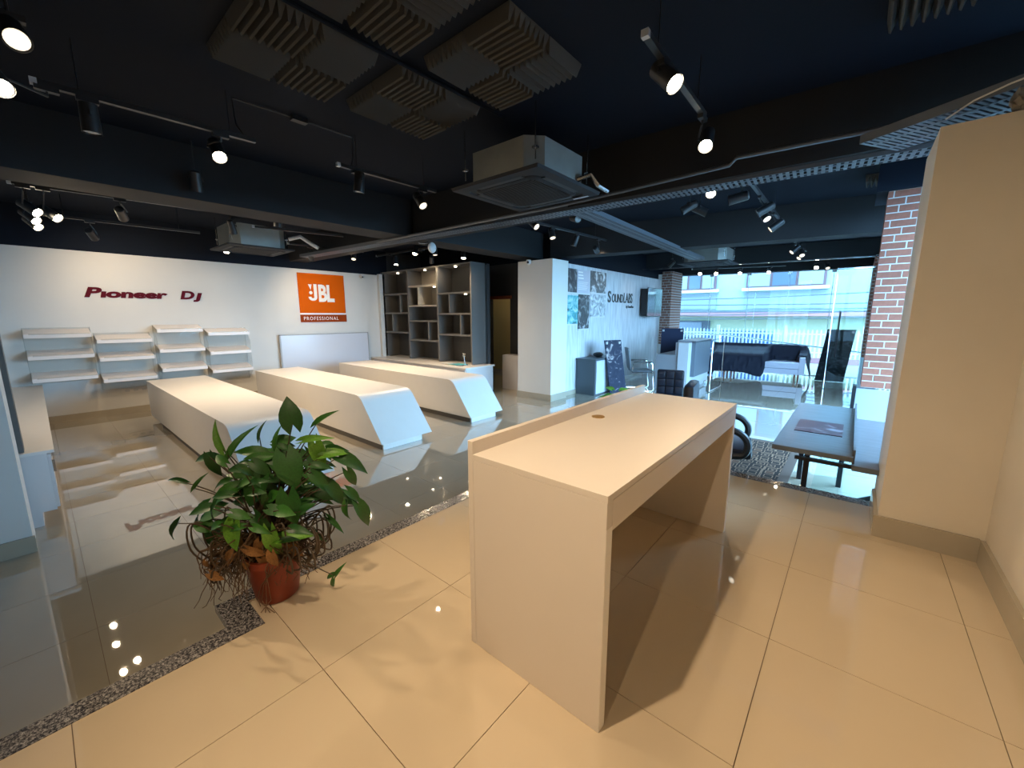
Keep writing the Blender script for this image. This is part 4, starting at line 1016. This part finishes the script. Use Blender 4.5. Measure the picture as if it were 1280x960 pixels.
spot(-6.65, 4.95, 2.84, (-6.2, 4.0, .4), 'on', 'bright spotlight highest in front of the grey bookcase', 40, 80, zt=2.95)
spot(-7.15, 5.75, 2.80, (-7.9, 6.3, 2.0), 'on', 'bright spotlight aimed into the lit bookcase niche', 10, 50, zt=2.95)
spot(-6.35, 5.20, 2.82, (-5.9, 5.0, .3), 'dim', 'small lit spotlight fourth in front of the grey bookcase', 14, 80, zt=2.95)
spot(-6.15, 5.75, 2.80, (-5.6, 5.2, .4), 'on', 'bright spotlight rightmost in front of the grey bookcase', 24, 80, zt=2.95)
spot(-5.8, 2.2, 2.80, (-6.6, 2.2, .6), 'on', 'spotlight hidden behind the left beam over the middle counter', 42, 80, zt=2.95)
spot(-5.0, 1.2, 2.86, (-5.8, 1.4, .6), 'off', 'unlit spotlight before the left beam')
LAMP = 0.72; SPREAD = 1.15
# security cameras
def sec(label, p, f):
    t = thing('security_camera', label, 'camera', p); p = Vector(p)
    obj('mount', cyl(nb(), p + Vector((0, 0, .045)), p + Vector((0, 0, .02)), .045, n=16), 'camera_white', t); bm = nb()
    bmesh.ops.create_uvsphere(bm, u_segments=16, v_segments=10, radius=.05, matrix=Matrix.Translation(p)); obj('housing', bm, 'camera_white', t, smooth=True)
    f = Vector(f).normalized(); obj('lens', cyl(nb(), p + f * .04, p + f * .054, .022, n=12), 'black_plastic', t)
sec('small white camera at the top of the middle pillar', (-4.95, 6.33, 2.68), (.4, -1, -.1))
sec('small dark-lensed camera at the end of the long white wall', (-9.48, 5.45, 2.62), (1, -.5, -.2))
t = thing('wifi_dome', 'white half dome device hanging beyond the left beam end', 'device', (-5.0, 3.86, 2.70))
bm = nb(); bmesh.ops.create_uvsphere(bm, u_segments=18, v_segments=10, radius=.075, matrix=Matrix.Translation((-5.2, 4.2, 2.72)) @ Matrix.Diagonal((.6, 1, 1.1, 1))); obj('dome', bm, 'camera_white', t, smooth=True)
obj('arm', tube(nb(), [(-5.2, 4.15, 2.80), (-5.2, 4.05, 2.76), (-5.2, 3.95, 2.76)], .008), 'steel', t)
# passage lamp (behind the dark wall, lights the yellow wall)
t = thing('bulkhead_lamp', 'lamp inside the passage behind the dark wall', 'lamp', (-6.9, 8.2, 2.88))
obj('shade', cyl(nb(), (-6.9, 8.2, 2.80), (-6.9, 8.2, 2.9), .1), 'puck_glow', t)
l = bpy.data.lights.new('passage_light', 'POINT'); l.energy = 16 * LAMP; l.color = (1, .86, .6); l.shadow_soft_size = .1
lo = bpy.data.objects.new('passage_light', l); COL.objects.link(lo); lo.parent = t; lo.location = (0, 0, -.15)

# ================================================================== THE POTTED PLANT
def plant():
    C0 = Vector((-1.90, .575)); yaw = .70390602; rv = Vector((math.cos(yaw), math.sin(yaw))); fv = Vector((-math.sin(yaw), math.cos(yaw)))
    def W_(a, z, b=0.0): q = C0 + rv * a + fv * b; return Vector((q.x, q.y, P + z))
    t = thing('potted_plant', 'arrowhead vine in a terracotta pot at the platform edge', 'plant', W_(0, 0))
    c = W_(0, 0)
    bm = nb(); prof = [(.0, .002), (.078, .002), (.086, .01), (.116, .195), (.125, .195), (.125, .225), (.112, .225), (.106, .19), (0, .19)]
    n = 32; rings = []
    for (r_, z) in prof:
        rings.append([bm.verts.new((c.x + max(r_, .0005) * math.cos(2 * PI * k / n), c.y + max(r_, .0005) * math.sin(2 * PI * k / n), P + z)) for k in range(n)])
    for i in range(len(rings) - 1):
        for j in range(n): bm.faces.new((rings[i][j], rings[i][(j + 1) % n], rings[i + 1][(j + 1) % n], rings[i + 1][j]))
    obj('pot', bm, 'terracotta', t, smooth=True)
    bm = nb(); cyl(bm, (c.x, c.y, P + .18), (c.x, c.y, P + .205), .108, n=24); obj('soil', bm, 'soil', t)
    # main leaves: (a, z, depth, size, mesh, material, tip direction (a, z), facing tilt)
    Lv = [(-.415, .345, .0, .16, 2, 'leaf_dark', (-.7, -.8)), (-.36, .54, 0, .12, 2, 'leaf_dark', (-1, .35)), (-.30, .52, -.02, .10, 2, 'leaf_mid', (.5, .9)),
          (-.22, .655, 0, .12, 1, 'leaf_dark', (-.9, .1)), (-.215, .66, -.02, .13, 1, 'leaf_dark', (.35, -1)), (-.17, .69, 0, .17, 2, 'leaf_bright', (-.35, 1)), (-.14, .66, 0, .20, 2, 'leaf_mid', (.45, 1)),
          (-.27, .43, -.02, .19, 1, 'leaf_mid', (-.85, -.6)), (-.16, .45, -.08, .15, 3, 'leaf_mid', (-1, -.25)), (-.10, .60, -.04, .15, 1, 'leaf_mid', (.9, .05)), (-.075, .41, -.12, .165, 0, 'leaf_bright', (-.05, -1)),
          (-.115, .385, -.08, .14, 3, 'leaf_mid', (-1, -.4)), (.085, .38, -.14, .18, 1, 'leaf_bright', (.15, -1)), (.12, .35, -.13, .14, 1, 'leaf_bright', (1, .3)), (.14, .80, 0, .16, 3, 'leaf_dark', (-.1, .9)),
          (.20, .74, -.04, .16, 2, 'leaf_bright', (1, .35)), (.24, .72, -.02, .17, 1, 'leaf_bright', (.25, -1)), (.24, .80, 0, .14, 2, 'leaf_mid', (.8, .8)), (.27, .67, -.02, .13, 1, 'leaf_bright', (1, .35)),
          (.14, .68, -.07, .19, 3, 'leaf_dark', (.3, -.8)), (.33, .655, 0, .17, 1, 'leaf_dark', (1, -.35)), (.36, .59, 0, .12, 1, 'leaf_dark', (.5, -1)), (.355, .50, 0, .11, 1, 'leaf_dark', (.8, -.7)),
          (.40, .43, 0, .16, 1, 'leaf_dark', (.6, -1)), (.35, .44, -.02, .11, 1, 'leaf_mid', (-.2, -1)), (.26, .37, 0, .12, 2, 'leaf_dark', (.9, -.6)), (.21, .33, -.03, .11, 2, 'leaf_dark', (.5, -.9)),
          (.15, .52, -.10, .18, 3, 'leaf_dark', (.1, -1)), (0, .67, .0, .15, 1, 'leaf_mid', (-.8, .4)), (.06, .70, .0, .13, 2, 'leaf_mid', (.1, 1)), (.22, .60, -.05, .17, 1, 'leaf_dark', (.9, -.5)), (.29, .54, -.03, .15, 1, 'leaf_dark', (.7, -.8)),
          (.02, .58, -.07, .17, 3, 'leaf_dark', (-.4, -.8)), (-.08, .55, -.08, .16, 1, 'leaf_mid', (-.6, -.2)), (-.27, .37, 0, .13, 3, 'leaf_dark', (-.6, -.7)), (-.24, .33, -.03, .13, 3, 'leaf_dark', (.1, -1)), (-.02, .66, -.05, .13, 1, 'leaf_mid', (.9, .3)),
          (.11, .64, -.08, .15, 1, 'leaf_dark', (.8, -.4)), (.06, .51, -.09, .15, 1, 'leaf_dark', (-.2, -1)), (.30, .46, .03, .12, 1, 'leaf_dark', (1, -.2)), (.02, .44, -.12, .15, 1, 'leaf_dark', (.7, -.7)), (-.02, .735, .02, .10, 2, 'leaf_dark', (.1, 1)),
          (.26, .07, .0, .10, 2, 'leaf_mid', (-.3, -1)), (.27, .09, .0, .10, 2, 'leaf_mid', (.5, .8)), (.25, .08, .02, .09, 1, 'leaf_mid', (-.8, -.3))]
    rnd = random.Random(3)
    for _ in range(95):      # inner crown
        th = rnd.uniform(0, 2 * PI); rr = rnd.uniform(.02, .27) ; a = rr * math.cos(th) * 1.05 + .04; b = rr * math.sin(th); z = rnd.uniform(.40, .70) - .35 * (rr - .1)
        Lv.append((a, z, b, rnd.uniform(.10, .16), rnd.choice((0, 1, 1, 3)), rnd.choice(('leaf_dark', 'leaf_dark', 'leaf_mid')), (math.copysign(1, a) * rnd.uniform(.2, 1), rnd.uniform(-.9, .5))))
    rv3 = Vector((rv.x, rv.y, 0)); fv3 = Vector((fv.x, fv.y, 0)); stems = nb()
    for k, (a, z, b, s, v, m, (ta, tz)) in enumerate(Lv):
        pos = W_(a, z, b); tip = rv3 * ta + Vector((0, 0, tz)) - fv3 * rnd.uniform(-.1, .35)
        nrm = -fv3 * rnd.uniform(.6, 1.1) + Vector((0, 0, rnd.uniform(.5, 1.1))) + rv3 * rnd.uniform(-.3, .3)
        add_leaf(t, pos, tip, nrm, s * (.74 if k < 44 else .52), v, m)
        if z > .2:
            b0 = W_(rnd.uniform(-.07, .07), .20, rnd.uniform(-.06, .06)); midp = b0.lerp(pos, .5) + Vector((0, 0, .05)) - rv3 * a * .18
            tube(stems, smooth_pts([b0, b0.lerp(midp, .5) + Vector((0, 0, .02)), midp, midp.lerp(pos, .55) + Vector((0, 0, .012)), pos], 2), .0042, 5, .0022)
    tube(stems, [W_(.10, .2, -.05), W_(.17, .17, -.03), W_(.22, .11, 0), W_(.26, .09, 0)], .003, 5, .002)
    o = obj('stems', stems, 'stem', t, smooth=True); o['kind'] = 'stuff'
    vines = nb()
    for k in range(44):      # arching old vines round the crown
        a0, a1 = rnd.uniform(-.1, .1), rnd.choice((-1, 1)) * rnd.uniform(.10, .26); h = rnd.uniform(.22, .42); bb = rnd.uniform(-.16, .10)
        tube(vines, smooth_pts([W_(a0, .20, 0), W_(a0 + (a1 - a0) * .5, h * .75, bb * .6), W_(a1, h, bb), W_(a1 * 1.08, h * .72, bb), W_(a1 * .8, .20, bb * .8)], 5), .0038, 5)
    o = obj('woody_vines', vines, 'stem', t, smooth=True); o['kind'] = 'stuff'
    roots = nb()
    for k in range(230):
        side = -1 if rnd.random() < .68 else 1; a = side * rnd.uniform(.02, .24 if side < 0 else .15) ; b = rnd.uniform(-.14, .08); z = rnd.uniform(.18, .36)
        ln = rnd.uniform(.06, .20 if side < 0 else .10); pts = [W_(a * .6, z + .02, b * .7), W_(a, z, b)]
        ca, cz = a, z
        for q in range(5): ca += rnd.uniform(-.024, .024) + side * .004; cz -= ln / 4; pts.append(W_(ca, max(cz, .01), b + rnd.uniform(-.015, .015)))
        tube(roots, pts, .0032, 4, .0012)
    for k in range(4): tube(roots, [W_(.03 + .02 * k, .215, -.118), W_(.04 - .01 * k, .13, -.122), W_(.03 - .02 * k, .04, -.10), W_(.0 + .02 * k, .004, -.13)], .0018, 4)
    o = obj('dry_roots', roots, 'root', t); o['kind'] = 'stuff'
    for k in range(16):
        a = rnd.uniform(-.20, .16); pos = W_(a, rnd.uniform(.20, .33), rnd.uniform(-.16, -.05))
        add_leaf(t, pos, rv3 * rnd.uniform(-1, 1) + Vector((0, 0, -.5)), -fv3 + Vector((0, 0, rnd.uniform(-.3, .8))), rnd.uniform(.045, .085), rnd.choice((0, 1)), 'dry_leaf', 'dry_leaf')
plant()
